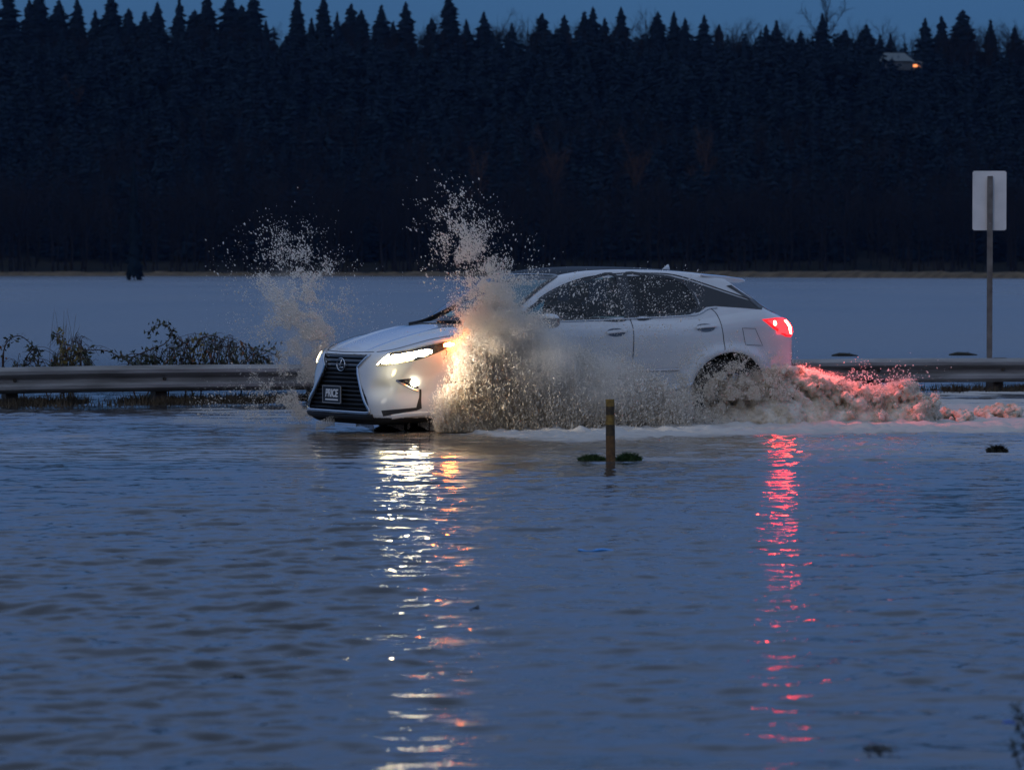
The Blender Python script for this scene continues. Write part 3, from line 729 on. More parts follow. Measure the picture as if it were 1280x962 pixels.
# brambles behind the left run of the rail
M_stem = principled('bramble_stem', (.05, .028, .022), .7)
def leafy(n, a, b): return noise_col(principled(n, a, .65), a, b, 14, 3, .4, .6)
M_lf1 = leafy('bramble_leaf', (.016, .024, .012), (.034, .042, .018)); M_lf2 = leafy('yellowed_leaf', (.10, .085, .02), (.16, .12, .03)); M_lf3 = leafy('russet_leaf', (.16, .05, .015), (.22, .08, .02))
def bramble(canes, n_leaf, label, seed, yellow=(), fill=None):
    r = np.random.default_rng(seed); mbs = MB(); lv = [MB(), MB(), MB()]
    Yb = 48.2
    allp = []
    def leaf(p, q, sz):
        a = r.random() * 6.283; n = r.normal(size=3) + [0, -.6, .7]; n /= np.linalg.norm(n); u = np.cross(n, [math.cos(a), math.sin(a), .3]); u /= np.linalg.norm(u); v = np.cross(n, u)
        P = [p - u*sz, p + v*sz*.5 - u*.2*sz - n*.2*sz, p + u*sz*1.1, p - v*sz*.5 - u*.2*sz - n*.2*sz]
        lv[q].add(P, [(0, 1, 2), (0, 2, 3)])
    for c in canes:
        P = smooth_loop([W(px, py, Yb + r.uniform(-.25, .25) + .0) for px, py in c], 7, False)
        P[:, 1] += np.cumsum(r.normal(0, .012, len(P)))
        mbs.tube(P, np.linspace(.010, .004, len(P)), 5)
        for i in range(2, len(P)):
            for _ in range(r.integers(1, 4)):
                if r.random() < n_leaf:
                    o = r.normal(0, .035, 3); p = P[i] + o
                    pxl = 640 + p[0] / p[1] * 5000
                    yl = any(abs(pxl - y0) < w0 for y0, w0 in yellow)
                    leaf(p, 1 if (yl and r.random() < .8) else (2 if r.random() < .04 else 0), r.uniform(.020, .044))
    if fill:
        for _ in range(fill[4]):
            px = r.uniform(fill[0], fill[1]); t = (px - fill[0]) / (fill[1] - fill[0]); top = fill[2] + (fill[3] - fill[2]) * (1 - math.sin(math.pi * t) ** .7)
            py = top + (468 - top) * r.random() ** .6; p = W(px, py, Yb + r.uniform(-.3, .3)); yl = any(abs(px - y0) < w0 for y0, w0 in yellow)
            leaf(p, 1 if (yl and r.random() < .75) else (2 if r.random() < .05 else 0), r.uniform(.020, .044))
    if fill:
        for _ in range(int(fill[4] / 9)):
            px = r.uniform(fill[0], fill[1]); t = (px - fill[0]) / (fill[1] - fill[0]); top = fill[2] + (fill[3] - fill[2]) * (1 - math.sin(math.pi * t) ** .7) - r.uniform(-6, 8); dx = r.normal(0, 16)
            P = smooth_loop([W(px - dx, 480, Yb + r.uniform(-.3, .3)), W(px - dx * .3, (480 + top) / 2 - 4, Yb + r.uniform(-.3, .3)), W(px + dx * .4, top, Yb), W(px + dx, top + r.uniform(0, 14), Yb)], 4, False)
            mbs.tube(P, np.linspace(.005, .0018, len(P)), 4)
    b = thing('bramble', tuple(W(canes[0][0][0], 500, Yb) * [1, 1, 0]), 0, label, 'bramble', 'brambles behind the rail')
    off = np.array(b.location)
    mbs.V = [v - off for v in mbs.V]; mbs.build('canes', M_stem, b, True)
    L = MB()
    for q, nm, m in ((0, 'leaves', M_lf1), (1, 'leaves', M_lf2), (2, 'leaves', M_lf3)):
        if lv[q].n: lv[q].V = [v - off for v in lv[q].V]; o = lv[q].build(nm, m, b); o['kind'] = 'stuff'
bramble([[(4, 500), (5, 440), (12, 424), (24, 420), (36, 428), (48, 440)], [(6, 500), (3, 450), (8, 430)], [(30, 500), (30, 455), (44, 436), (52, 446)]], .55, 'thin arching bramble over the rail at the left edge', 21, (), (10, 62, 446, 462, 150))
bramble([[(80, 500), (78, 450), (74, 425), (70, 417), (78, 420)], [(86, 500), (84, 450), (80, 430), (66, 418)], [(92, 500), (90, 455), (100, 440), (130, 438), (150, 446), (165, 455)], [(60, 500), (48, 455), (38, 440), (40, 432)]], .8,
        'bushy yellow-tinged bramble just right of the left edge arch', 22, ((88, 18),), (62, 116, 424, 456, 420))
bramble([[(170, 500), (160, 455), (180, 440), (205, 430), (215, 416), (206, 406), (194, 407), (187, 416)], [(240, 500), (238, 440), (226, 425), (215, 416)], [(200, 500), (175, 452), (160, 446), (145, 445)], [(250, 500), (262, 440), (300, 434), (330, 438), (352, 447)],
         [(230, 500), (245, 432), (262, 420), (280, 424), (296, 432)], [(300, 500), (310, 448), (330, 442), (344, 432)], [(210, 500), (215, 445), (230, 428), (256, 422)], [(180, 500), (200, 455), (170, 442), (150, 448)]], .85,
        'widest bramble, dark and leafy, sprawling over the rail beside the splash', 23, ((246, 9),), (165, 345, 424, 457, 1050))
# faint tall reed stems
for (px, lab, sd_) in ((82, 'faint dry weed stalks rising above the yellowish bramble', 31),):
    r = np.random.default_rng(sd_); mb = MB()
    for i in range(16):
        x = px + r.normal(0, 9); P = smooth_loop([W(x, 500, 49.0), W(x + r.normal(0, 3), 440, 49.0), W(x + r.normal(0, 8), r.uniform(385, 420), 49.0)], 4, False); mb.tube(P, np.linspace(.004, .0015, len(P)), 4)
    o = mb.build('weed_stalks', principled('dry_stalk', (.16, .14, .11), .8), None, True); tag(o, lab, 'weeds')

# out-of-focus sprig at the right edge, with a bit of blue tape caught on it
r = np.random.default_rng(44); Yp = 12.2
sp_ = thing('leafy_sprig', (float(W(1282, 960, Yp)[0]), Yp, 0), 0, 'blurred dark leafy sprig at the bottom right edge, close to the camera', 'sprig')
off = np.array(sp_.location); mb = MB(); lf = MB()
for c in ([(1290, 1010), (1284, 940), (1275, 905), (1272, 880)], [(1292, 1010), (1290, 930), (1280, 895)], [(1286, 1010), (1274, 950), (1266, 925)]):
    P = smooth_loop([W(a, b, Yp + r.normal(0, .03)) for a, b in c], 6, False) - off; mb.tube(P, np.linspace(.003, .001, len(P)), 5)
    for p in P[4:]:
        for _ in range(5):
            q = p + r.normal(0, .008, 3); l = r.uniform(.006, .013); u = r.normal(size=3); u /= np.linalg.norm(u); v = np.cross(u, r.normal(size=3)); v /= np.linalg.norm(v)
            lf.add([q - u*l, q + v*l*.4, q + u*l, q - v*l*.4], [(0, 1, 2), (0, 2, 3)])
mb.build('stem', M_stem, sp_, True); o = lf.build('leaves', M_lf1, sp_); o['kind'] = 'stuff'
mb = MB(); q = W(1262, 904, Yp - .05); mb.tube([q + [-.018, 0, 0], q + [0, 0, .003], q + [.022, 0, -.002]], [.003, .005, .003], 8)
o = mb.build('blue_tag', principled('blue_tag_plastic', (.02, .12, .55), .4), None, True); tag(o, 'small blurred blue scrap caught on the leafy sprig', 'scrap')
# dark mud and washed-up litter along the foot of the rail
r = np.random.default_rng(55); V = []; F = []
for i in range(26000):
    s_ = r.uniform(-3, 15); o_ = r.normal(-.25, .35); p = RA + RD * s_ + RN * o_
    if fbm(np.array([s_ * 1.3]), np.array([o_ * 2.]), 2)[0] < .40: continue
    l = r.uniform(.02, .07); a = r.random() * 6.28; h = r.uniform(.01, .12); b = len(V); w = .008
    V += [(p[0] - w, p[1], -.01), (p[0] + w, p[1], -.01), (p[0] + math.cos(a) * l, p[1] + math.sin(a) * l, h)]; F.append((b, b+1, b+2))
o = mesh_np('verge_grass', V, F, noise_col(principled('drowned_grass', (.05, .04, .02), .9), (.03, .025, .015), (.08, .055, .03), 2), None, False)
tag(o, 'drowned brown grass and litter along the foot of the guardrail', 'grass', None, 'stuff')
# ================================================================== THE CAR
M_paint = principled('white_paint', (.74, .75, .76), .16, 0, coat=1.0)
_nt = M_paint.node_tree
noise_col(M_paint, (.55, .56, .57), (.63, .65, .67), 1.2, 3, .25, .6, stretch=(1, 1, 3))
M_black = principled('black_plastic', (.012, .012, .013), .45)
M_gloss = principled('piano_black', (.006, .006, .008), .08, coat=.6)
M_under = principled('dark_underbody', (.010, .010, .010), .8)
M_chrome = principled('satin_chrome', (.62, .63, .65), .16, 1.0)
M_bar = principled('dark_grille_metal', (.16, .165, .175), .30, .9)
M_tyre = noise_col(principled('tyre_rubber', (.02, .02, .02), .75), (.015, .015, .015), (.035, .032, .03), 20)
M_rim = principled('alloy_rim', (.45, .46, .48), .28, .95)
M_glass_side = sheet_glass('side_glass', (.60, .80, .78))
M_glass_rear = sheet_glass('privacy_glass', (.06, .07, .09))
M_glass_front = sheet_glass('windscreen_glass', (.66, .80, .78))
M_cabin = principled('cabin_lining', (.03, .03, .032), .8)
M_seat = noise_col(principled('seat_leather', (.05, .05, .05), .5), (.04, .04, .042), (.07, .066, .06), 12)
M_lamp = emitter('led_headlamp_light', (1.0, .83, .50), 44)
M_lamp_far = emitter('led_headlamp_seen_off_axis', (1.0, .90, .66), 2.2)
M_drl = emitter('daytime_strip_light', (1.0, .86, .50), 9)
M_fog = emitter('fog_lamp_light', (1.0, .90, .66), 22)
M_amber = emitter('amber_signal_light', (1.0, .19, .03), 130)
M_amber_far = emitter('amber_signal_off_axis', (1.0, .24, .05), 14)
M_red = emitter('red_tail_light', (1.0, .006, .008), 9)
M_redhot = emitter('red_tail_light_core', (1.0, .05, .03), 75)
M_redlens = principled('red_lens', (.45, .01, .015), .1, coat=.6, emis=(1, .01, .01), estr=.8)
M_house = principled('headlamp_housing', (.25, .24, .20), .2, .8)

car = thing('car', (CAR_O[0], CAR_O[1], -DEPTH), math.pi + CTH,
            'white luxury crossover with lit headlamps driving through the flood and throwing up spray', 'car')

def fill2d(poly, step):
    bm = bmesh.new(); vs_ = [bm.verts.new((p[0], p[1], 0)) for p in poly]
    bm.faces.new(vs_)
    P = np.array(poly, float)
    for ax in (0, 1):
        lo, hi = P[:, ax].min(), P[:, ax].max()
        for c in np.arange(math.floor(lo / step) * step, hi, step):
            if c <= lo + 1e-4: continue
            co = [0, 0, 0]; co[ax] = c + 1e-5; no = [0, 0, 0]; no[ax] = 1
            bmesh.ops.bisect_plane(bm, geom=bm.verts[:] + bm.edges[:] + bm.faces[:], plane_co=co, plane_no=no, dist=1e-6)
    bmesh.ops.triangulate(bm, faces=bm.faces[:])
    bm.verts.index_update()
    V = np.array([v.co[:2] for v in bm.verts]); F = np.array([[v.index for v in f.verts] for f in bm.faces])
    bm.free(); return V, F
DG = .70710678
def lift(V2, mode, side=1):
    """2D outline coordinates -> points on the shell"""
    n = len(V2); a, b = V2[:, 0], V2[:, 1]
    if mode == 'side': P = np.stack([a, np.full(n, 1.35), b], 1); D = (0, -1, 0)
    elif mode == 'front': P = np.stack([np.full(n, 1.6), a, b], 1); D = (-1, 0, 0)
    elif mode == 'rear': P = np.stack([np.full(n, -4.3), a, b], 1); D = (1, 0, 0)
    elif mode == 'top': P = np.stack([a, b, np.full(n, 2.2)], 1); D = (0, 0, -1)
    elif mode == 'diag': P = np.stack([a * DG + 2 * DG, -a * DG + 2 * DG, b], 1); D = (-1, -1, 0)
    elif mode == 'rdiag': P = np.stack([a * DG - 4.3 * DG - .5, a * DG + 2.0 * DG + .5 + .0 * a, b], 1); D = (1, -1, 0)
    Q = march(P, D); Q = project(Q, lambda x, y, z: car_f(x, y, z, False), 2)
    return Q
def inv_rdiag(x, y): return None
def decal(name, poly, mode, mat, off=.003, step=.04, side=1, parent=None, thick=0):
    V2, F = fill2d(poly, step)
    Q = lift(V2, mode); g = grad_f(Q, lambda x, y, z: car_f(x, y, z, False)); g /= np.linalg.norm(g, axis=1)[:, None]
    Q = Q + g * off
    # wind outward
    nrm = np.cross(Q[F[:, 1]] - Q[F[:, 0]], Q[F[:, 2]] - Q[F[:, 0]]); flip = (nrm * g[F[:, 0]]).sum(1) < 0
    F = np.where(flip[:, None], F[:, ::-1], F)
    if side < 0:
        Q = Q * np.array([1, -1, 1]); F = F[:, ::-1]
    return mesh_np(name, Q, F, mat, parent if parent is not None else car, True)
def strip(name, pts, mode, mat, w=.008, off=.004, side=1, parent=None, n=10, closed=False, hgt=None, smoothit=True):
    """a bar of width w following pts over the shell"""
    L = smooth_loop(pts, n, closed) if smoothit else np.array(pts, float)
    if not smoothit:
        out = []
        for i in range(len(L) - 1):
            for t in np.linspace(0, 1, n, endpoint=False): out.append(L[i] * (1 - t) + L[i + 1] * t)
        out.append(L[-1]); L = np.array(out)
    Q = lift(L, mode); g = grad_f(Q, lambda x, y, z: car_f(x, y, z, False)); g /= np.linalg.norm(g, axis=1)[:, None]
    t = np.gradient(Q, axis=0)
    if closed: t = np.roll(Q, -1, 0) - np.roll(Q, 1, 0)
    t /= np.linalg.norm(t, axis=1)[:, None] + 1e-9
    b = np.cross(g, t); hgt = hgt or w * .6
    ring = [(-.5, -.5), (-.5, .7), (-.25, 1), (.25, 1), (.5, .7), (.5, -.5)]
    V = np.stack([Q + b * (w * p[0]) + g * (off + hgt * p[1]) for p in ring], 1)   # (N,6,3)
    N = len(Q); k = len(ring); V = V.reshape(-1, 3); F = []
    for i in range(N if closed else N - 1):
        j = (i + 1) % N
        for a in range(k):
            c = (a + 1) % k
            F.append((i * k + a, j * k + a, j * k + c, i * k + c))
    if not closed:
        F.append(tuple(range(k))); F.append(tuple((N - 1) * k + a for a in range(k))[::-1])
    F = [tuple(f) for f in F]
    if side < 0: V = V * np.array([1, -1, 1]); F = [f[::-1] for f in F]
    return mesh_np(name, V, F, mat, parent if parent is not None else car, False)

# ---- outlines in side view (x, z)
WIN_F = [(-.40, 1.178), (-.60, 1.315), (-.80, 1.42), (-1.02, 1.505), (-1.28, 1.572), (-1.61, 1.604), (-1.64, 1.20), (-1.2, 1.188), (-.80, 1.178)]
WIN_R = [(-1.70, 1.606), (-2.0, 1.607), (-2.22, 1.592), (-2.36, 1.54), (-2.44, 1.44), (-2.47, 1.30), (-2.42, 1.262), (-2.30, 1.228), (-2.0, 1.213), (-1.72, 1.204)]
QUART = [(-2.235, 1.605), (-2.45, 1.556), (-2.80, 1.440), (-3.12, 1.342), (-3.20, 1.31), (-3.22, 1.28), (-3.20, 1.265), (-3.0, 1.282), (-2.66, 1.304), (-2.56, 1.295), (-2.47, 1.245), (-2.42, 1.235), (-2.50, 1.33), (-2.47, 1.44), (-2.38, 1.55)]
DOOR_F = [(-.42, 1.18), (-.60, 1.35), (-1.0, 1.545), (-1.3, 1.62), (-1.655, 1.64), (-1.655, .30), (-.62, .30), (-.52, .60), (-.50, .95)]
DOOR_R = [(-1.667, 1.64), (-2.2, 1.63), (-2.5, 1.56), (-2.62, 1.34), (-2.685, 1.20), (-2.675, 1.08), (-2.70, .90), (-2.50, .80), (-2.35, .60), (-2.27, .30), (-1.667, .30)]
# windscreen outline in plan (x, y), right half
WS = [(.11, .0), (.07, .30), (-.02, .52), (-.15, .70), (-.30, .755), (-.62, .70), (-.95, .60), (-.90, .45), (-.78, .22), (-.74, 0)]
ws_full = WS + [(p[0], -p[1]) for p in WS[::-1][1:-1]]
RW = [(.70, 1.235), (.52, 1.50), (-.52, 1.50), (-.70, 1.235)]        # rear window (y, z)
ROOF_BLK = [(-.76, 0), (-.80, .22), (-.93, .46), (-.99, .57), (-1.4, .575), (-2.45, .55), (-2.45, 0)]
roof_full = ROOF_BLK + [(p[0], -p[1]) for p in ROOF_BLK[::-1][1:-1]]
HOOD = [(1.12, 0), (1.11, .30), (1.00, .535), (.88, .70), (.66, .80), (.35, .86), (0, .855), (-.22, .83), (-.28, .77), (-.10, .66), (0, .52), (.09, .30), (.13, 0)]
hood_full = HOOD + [(p[0], -p[1]) for p in HOOD[::-1][1:-1]]

def shrink(poly, d):
    P = np.array(poly, float); c = P.mean(0); out = []
    N = len(P)
    area = sum(P[i][0] * P[(i+1) % N][1] - P[(i+1) % N][0] * P[i][1] for i in range(N))
    sgn = 1 if area > 0 else -1
    for i in range(N):
        a, b, cc = P[i-1], P[i], P[(i+1) % N]
        e1 = (b - a) / np.linalg.norm(b - a); e2 = (cc - b) / np.linalg.norm(cc - b)
        n1 = np.array([-e1[1], e1[0]]) * sgn; n2 = np.array([-e2[1], e2[0]]) * sgn
        n = n1 + n2; n /= max(np.linalg.norm(n), .3) ; out.append(b + n * d)
    return [tuple(p) for p in out]

def build_shell(h, iso, fn):
    xs = np.arange(-4.0, 1.32, h, dtype=np.float32); ys = np.arange(-1.02, 1.02 + h, h, dtype=np.float32); zs = np.arange(.08, 1.78, h, dtype=np.float32)
    X, Y, Z = np.meshgrid(xs, ys, zs, indexing='ij')
    Fv = (fn(X, Y, Z) - iso).astype(np.float32)
    V, F = surface_nets(Fv, (xs[0], ys[0], zs[0]), h)
    V = project(V, fn, 3, iso)
    return V, F
SH = .0135
V, F = build_shell(SH, 0.0, car_f)
N = grad_f(V); N /= np.linalg.norm(N, axis=1)[:, None]
fc = V[F].mean(1); fx, fy, fz = fc.T; ay = np.abs(fy); fnm = N[F].mean(1)
hole = np.zeros(len(F), bool)
for w in (WIN_F, WIN_R): hole |= in_poly(fx, fz, shrink(w, .012)) & (ay > .5) & (np.abs(fnm[:, 1]) > .35)
hole |= in_poly(fx, fy, shrink(ws_full, .015)) & (fz > 1.0) & (fnm[:, 2] > .2)
hole |= in_poly(fy, fz, shrink(RW, .015)) & (fx < -3.0) & (fnm[:, 0] < -.2)
rad = np.minimum(np.sqrt(fx**2 + (fz-.39)**2), np.sqrt((fx+2.79)**2 + (fz-.39)**2))
arch = (rad < .452) | (fz < .165) | ((fz < .24) & (fnm[:, 2] < -.3))
grl = (fx > .8) & (fx < car_F(fy, fz) - .014) & (ay < spin_y(np.clip(fz, .285, .845)) + .02) & (fz < .86) & (fz > .27)
chin = ((fz < .245) & (fx > .3)) | (fz < .22) & ~arch | ((fz < .34) & (fx < -3.3))
doorf = in_poly(fx, fz, DOOR_F) & (ay > .45) & (np.abs(fnm[:, 1]) > .3); doorr = in_poly(fx, fz, DOOR_R) & (ay > .45) & (np.abs(fnm[:, 1]) > .3) & (rad > .455)
hood = in_poly(fx, fy, hood_full) & (fz > .83) & (fnm[:, 2] > .45)
bumper = (fx > .47) & (fz < .80) & (fnm[:, 2] < .6)
rbump = (fx < -3.22) & (fz < .86)
gate = (fx < -3.3) & (ay < .72) & (fnm[:, 0] < -.35)
def emit(name, mask, mat, parent=car):
    f = F[mask]; u, invx = np.unique(f, return_inverse=True)
    return mesh_np(name, V[u], invx.reshape(f.shape), mat, parent, True, N[u])
left = ~hole
def take(m):
    global left
    r = left & m; left = left & ~m; return r
emit('underbody', take(arch), M_under)
emit('grille_backing', take(grl), M_under)
emit('lower_trim', take(chin), M_black)
emit('hood', take(hood), M_paint)
doors = {}
for nm, msk in (('f', doorf), ('r', doorr)):
    for s_ in (1, -1):
        doors[nm, s_] = emit('door', take(msk & (np.sign(fy) == s_)), M_paint)
fb = emit('front_bumper', take(bumper), M_paint)
rb = emit('rear_bumper', take(rbump), M_paint)
emit('tailgate', take(gate), M_paint)
body = emit('body', left, M_paint)
# inner lining of the cabin
f_in = lambda x, y, z: car_f(x, y, z, False)
Vi, Fi = build_shell(.035, -.05, f_in)
ci = Vi[Fi].mean(1); gi = grad_f(ci, f_in)
hi = np.zeros(len(Fi), bool)
for w in (WIN_F, WIN_R): hi |= in_poly(ci[:, 0], ci[:, 2], shrink(w, -.005)) & (np.abs(ci[:, 1]) > .45)
hi |= in_poly(ci[:, 0] + .02, ci[:, 1], shrink(ws_full, 0)) & (ci[:, 2] > 1.0)
hi |= in_poly(ci[:, 1], ci[:, 2], RW) & (ci[:, 0] < -2.9)
hi |= (ci[:, 0] > .25) | (ci[:, 2] < .40) | (ci[:, 0] < -3.55)
mesh_np('cabin_lining', Vi, Fi[~hi], M_cabin, car)
box('cabin_floor', (-1.6, 0, .42), (3.6, 1.45, .04), M_cabin, car)

# ---- glass
for s_ in (1, -1):
    for k_, w, gm in (('f', WIN_F, M_glass_side), ('r', WIN_R, M_glass_rear)):
        wn = decal('window', w, 'side', gm, .001, .05, s_, doors[k_, s_])
        ring = w + [w[0]]
        strip('window_frame', w, 'side', M_gloss, .034, .004, s_, wn, 5, True, .003)
    decal('pillar_trim', [(-1.60, 1.612), (-1.735, 1.614), (-1.745, 1.197), (-1.60, 1.194)], 'side', M_gloss, .005, .05, s_)
    decal('quarter_panel', QUART, 'side', M_gloss, .003, .05, s_)
    decal('rear_corner_panel', [(-2.84, 1.505), (-2.90, 1.515), (-2.94, 1.485), (-3.10, 1.385), (-3.235, 1.285), (-3.16, 1.28), (-3.10, 1.335), (-2.97, 1.43)], 'side', M_gloss, .005, .04, s_)
    strip('sill_highlight_strip', [(-1.78, .415), (-2.05, .462), (-2.34, .530)], 'side', M_chrome, .035, .003, s_, None, 8, False, .012)  # bright chrome strip stands in for the highlight along the sill
    # bright line under and over the side windows
    strip('window_trim', [(-.42, 1.155), (-.9, 1.16), (-1.64, 1.181), (-2.3, 1.208), (-2.46, 1.226), (-2.58, 1.277), (-2.68, 1.286)], 'side', M_chrome, .012, .004, s_, None, 8)
    strip('window_trim', [(-.66, 1.375), (-.80, 1.447), (-1.02, 1.53), (-1.28, 1.594), (-1.65, 1.63), (-2.0, 1.632), (-2.24, 1.622), (-2.46, 1.572), (-2.8, 1.46), (-3.08, 1.37)], 'side', M_black, .010, .002, s_, None, 8)
ws_ = decal('windshield', [(p[0], p[1]) for p in ws_full], 'top', M_glass_front, .002, .05)
strip('windshield_frame', ws_full, 'top', M_gloss, .040, .005, 1, ws_, 5, True, .003)
rw_ = decal('rear_window', RW, 'rear', M_glass_rear, .002, .05)
strip('rear_window_frame', RW, 'rear', M_gloss, .05, .003, 1, rw_, 8, True, .003)
decal('roof_panel', roof_full, 'top', principled('dark_roof_glass', (.006, .008, .012), .45, spec=.08), .003, .06)
# ---- panel gaps
seam = principled('panel_gap', (.06, .06, .065), .9)
for s_ in (1, -1):
    strip('panel_gap', [(-1.661, 1.19), (-1.661, .80), (-1.661, .32)], 'side', seam, .008, .002, s_, None, 12, False, .0015)
    strip('panel_gap', [(-2.60, 1.29), (-2.66, 1.22), (-2.675, 1.10), (-2.70, .92), (-2.695, .865)], 'side', seam, .007, .002, s_, None, 6, False, .0015)
    strip('panel_gap', [(-.46, 1.14), (-.50, .95), (-.53, .60), (-.62, .33)], 'side', seam, .007, .002, s_, None, 8, False, .0015)
    strip('panel_gap', [(.47, .80), (.44, .87), (.455, .90)], 'side', seam, .007, .002, s_, None, 8, False, .0015)
    fd = [(-2.915, 1.083), (-3.073, 1.076), (-3.17, .905), (-2.955, .914)]
    if s_ > 0:
        fl = decal('fuel_door', shrink(fd, .003), 'side', M_paint, .0015, .05, s_)
        strip('fuel_door_gap', fd + [fd[0]], 'side', seam, .0045, .002, s_, fl, 5, False, .0015, smoothit=False)
strip('hood_gap', HOOD[2:9], 'top', seam, .007, .002, 1, None, 6, False, .002)
strip('hood_gap', [(p[0], -p[1]) for p in HOOD[2:9]], 'top', seam, .007, .002, 1, None, 6, False, .002)
strip('hood_gap', [(-.50, .875), (-.25, .868), (0, .866), (.25, .868), (.50, .875)], 'front', seam, .010, 0, 1, None, 6, False, .002)
# ---- mouldings, handles, mirrors
for s_ in (1, -1):
    strip('side_moulding', [(-.75, .655), (-1.3, .665), (-1.62, .668)], 'side', M_chrome, .018, .003, s_, None, 8, False, .012)
    strip('side_moulding', [(-1.70, .669), (-2.0, .672), (-2.20, .676)], 'side', M_chrome, .018, .003, s_, None, 8, False, .012)
    for k_, hx, hz in (('f', -1.46, 1.05), ('r', -2.49, 1.088)):
        cup = []
        for a in np.linspace(0, 2 * np.pi, 20, endpoint=False): cup.append((hx + .105 * np.cos(a) * (1.0), hz + .042 * np.sin(a)))
        d_ = decal('handle_cup', cup, 'side', M_bar, .002, .03, s_, doors[k_, s_])
        strip('handle', [(hx + .115, hz - .006), (hx + .03, hz + .004), (hx - .115, hz + .012)], 'side', M_paint, .030, .020, s_, doors[k_, s_], 6, False, .012)
    # mirror: shaped housing on a stalk, dark lower half
    def ell(c, r, seg=20, p=2.6):
        bm = bmesh.new(); bmesh.ops.create_uvsphere(bm, u_segments=seg, v_segments=12, radius=1)
        for v in bm.verts:
            q = v.co; n_ = (abs(q.x)**p + abs(q.y)**p + abs(q.z)**p) ** (1 / p); q /= n_
            v.co = Vector((c[0] + q.x * r[0], s_ * (c[1] + q.y * r[1]), c[2] + q.z * r[2]))
        if s_ < 0: bmesh.ops.reverse_faces(bm, faces=bm.faces[:])
        return bm
    mir = bm_obj('mirror', ell((-.62, 1.06, 1.165), (.085, .125, .068)), M_black, car, True)
    cap = ell((-.612, 1.062, 1.185), (.088, .124, .060))
    bmesh.ops.bisect_plane(cap, geom=cap.verts[:] + cap.edges[:] + cap.faces[:], plane_co=(0, 0, 1.198), plane_no=(0, 0, -1), clear_outer=True)
    bm_obj('mirror_cap', cap, M_paint, mir, True)
    m_ = MB(); m_.tube([(-.60, s_ * .86, 1.125), (-.61, s_ * .95, 1.125), (-.62, s_ * 1.0, 1.14)], [.03, .028, .03], 8); m_.build('mirror_stalk', M_black, mir, True)
    # lamps
    HL = [(1.055, .642, .745), (.985, .70, .83), (.944, .729, .869), (.816, .834, .893), (.67, .886, .931), (.53, .919, .961), (.43, .927, .975), (.36, .932, .962), (.463, .923, .906), (.594, .907, .853), (.756, .884, .80), (.898, .824, .770)]
    hl2 = [((p[0] - p[1]) * DG, p[2]) for p in HL]
    hl = decal('headlight', hl2, 'diag', M_gloss, .003, .03, s_)
    LED = [(1.02, .69, .762), (.975, .725, .812), (.935, .755, .846), (.89, .79, .852), (.83, .83, .866), (.77, .858, .877), (.70, .88, .891), (.64, .896, .902), (.595, .907, .895), (.60, .911, .872), (.676, .898, .840), (.74, .88, .835), (.793, .873, .805), (.93, .803, .780)]
    decal('headlamp_light', [((p[0] - p[1]) * DG, p[2]) for p in LED], 'diag', M_lamp if s_ > 0 else M_lamp_far, .010, .03, s_, hl)
    strip('daytime_light', [((p[0] - p[1]) * DG, p[2]) for p in [(1.05, .650, .752), (1.01, .68, .80), (.955, .722, .852)]], 'diag', M_drl, .010, .006, s_, hl, 5)
    strip('housing_edge', [((p[0] - p[1]) * DG, p[2]) for p in HL], 'diag', M_house, .008, .003, s_, hl, 3, True)
    am = [(.475, .923, .955), (.425, .93, .968), (.375, .932, .965), (.365, .932, .946), (.42, .928, .926), (.475, .922, .930)]
    decal('turn_signal', [((p[0] - p[1]) * DG, p[2]) for p in am], 'diag', M_amber if s_ > 0 else M_amber_far, .010, .02, s_, hl)
    # fog lamp with its dark pocket
    FP = [(.935, .818, .612), (.80, .845, .625), (.735, .862, .60), (.715, .858, .53), (.78, .852, .53), (.86, .846, .57)]
    fo = decal('fog_lamp', [((p[0] - p[1]) * DG, p[2]) for p in FP], 'diag', M_gloss, .003, .02, s_, fb)
    c_ = ((.765 - .857) * DG, .583)
    decal('fog_light', [(c_[0] + .030 * math.cos(a), c_[1] + .036 * math.sin(a)) for a in np.linspace(0, 6.283, 16, endpoint=False)], 'diag', M_fog if s_ > 0 else M_chrome, .018, .02, s_, fo)
    strip('fog_trim', [((p[0] - p[1]) * DG, p[2]) for p in [(.935, .818, .606), (.86, .846, .563), (.78, .852, .523), (.722, .86, .500)]], 'diag', M_chrome, .012, .004, s_, fo, 5)
    BK = [(1.04, .745, .318), (.90, .83, .332), (.757, .887, .345), (.722, .874, .44), (.712, .861, .52), (.692, .865, .52), (.697, .876, .43), (.70, .893, .335), (.757, .89, .315), (.90, .84, .292), (1.03, .76, .262)]
    decal('corner_intake', [((p[0] - p[1]) * DG, p[2]) for p in BK], 'diag', M_black, .003, .02, s_, fb)
    strip('corner_lip', [((p[0] - p[1]) * DG, p[2]) for p in [(.97, .81, .258), (.88, .85, .272), (.757, .888, .280), (.62, .92, .284), (.50, .936, .290)]], 'diag', M_paint, .045, .002, s_, fb, 6, False, .02)
    # tail lamp, seen from the side and wrapping onto the tailgate
    TL = [(-3.16, 1.168), (-3.36, 1.183), (-3.52, 1.183), (-3.61, 1.175), (-3.63, 1.0), (-3.57, .985), (-3.48, .992), (-3.30, 1.075)]
    tl = decal('tail_light', TL, 'side', M_redlens, .004, .03, s_)
    decal('tail_lamp_glow', [(-3.22, 1.155), (-3.38, 1.168), (-3.59, 1.165), (-3.60, 1.01), (-3.50, 1.01), (-3.34, 1.085)], 'side', M_red, .008, .03, s_, tl)
    decal('tail_lamp_strip', [(-3.475, 1.150), (-3.535, 1.155), (-3.585, 1.09), (-3.590, 1.015), (-3.545, 1.02), (-3.525, 1.09)], 'side', M_redhot, .012, .02, s_, tl)
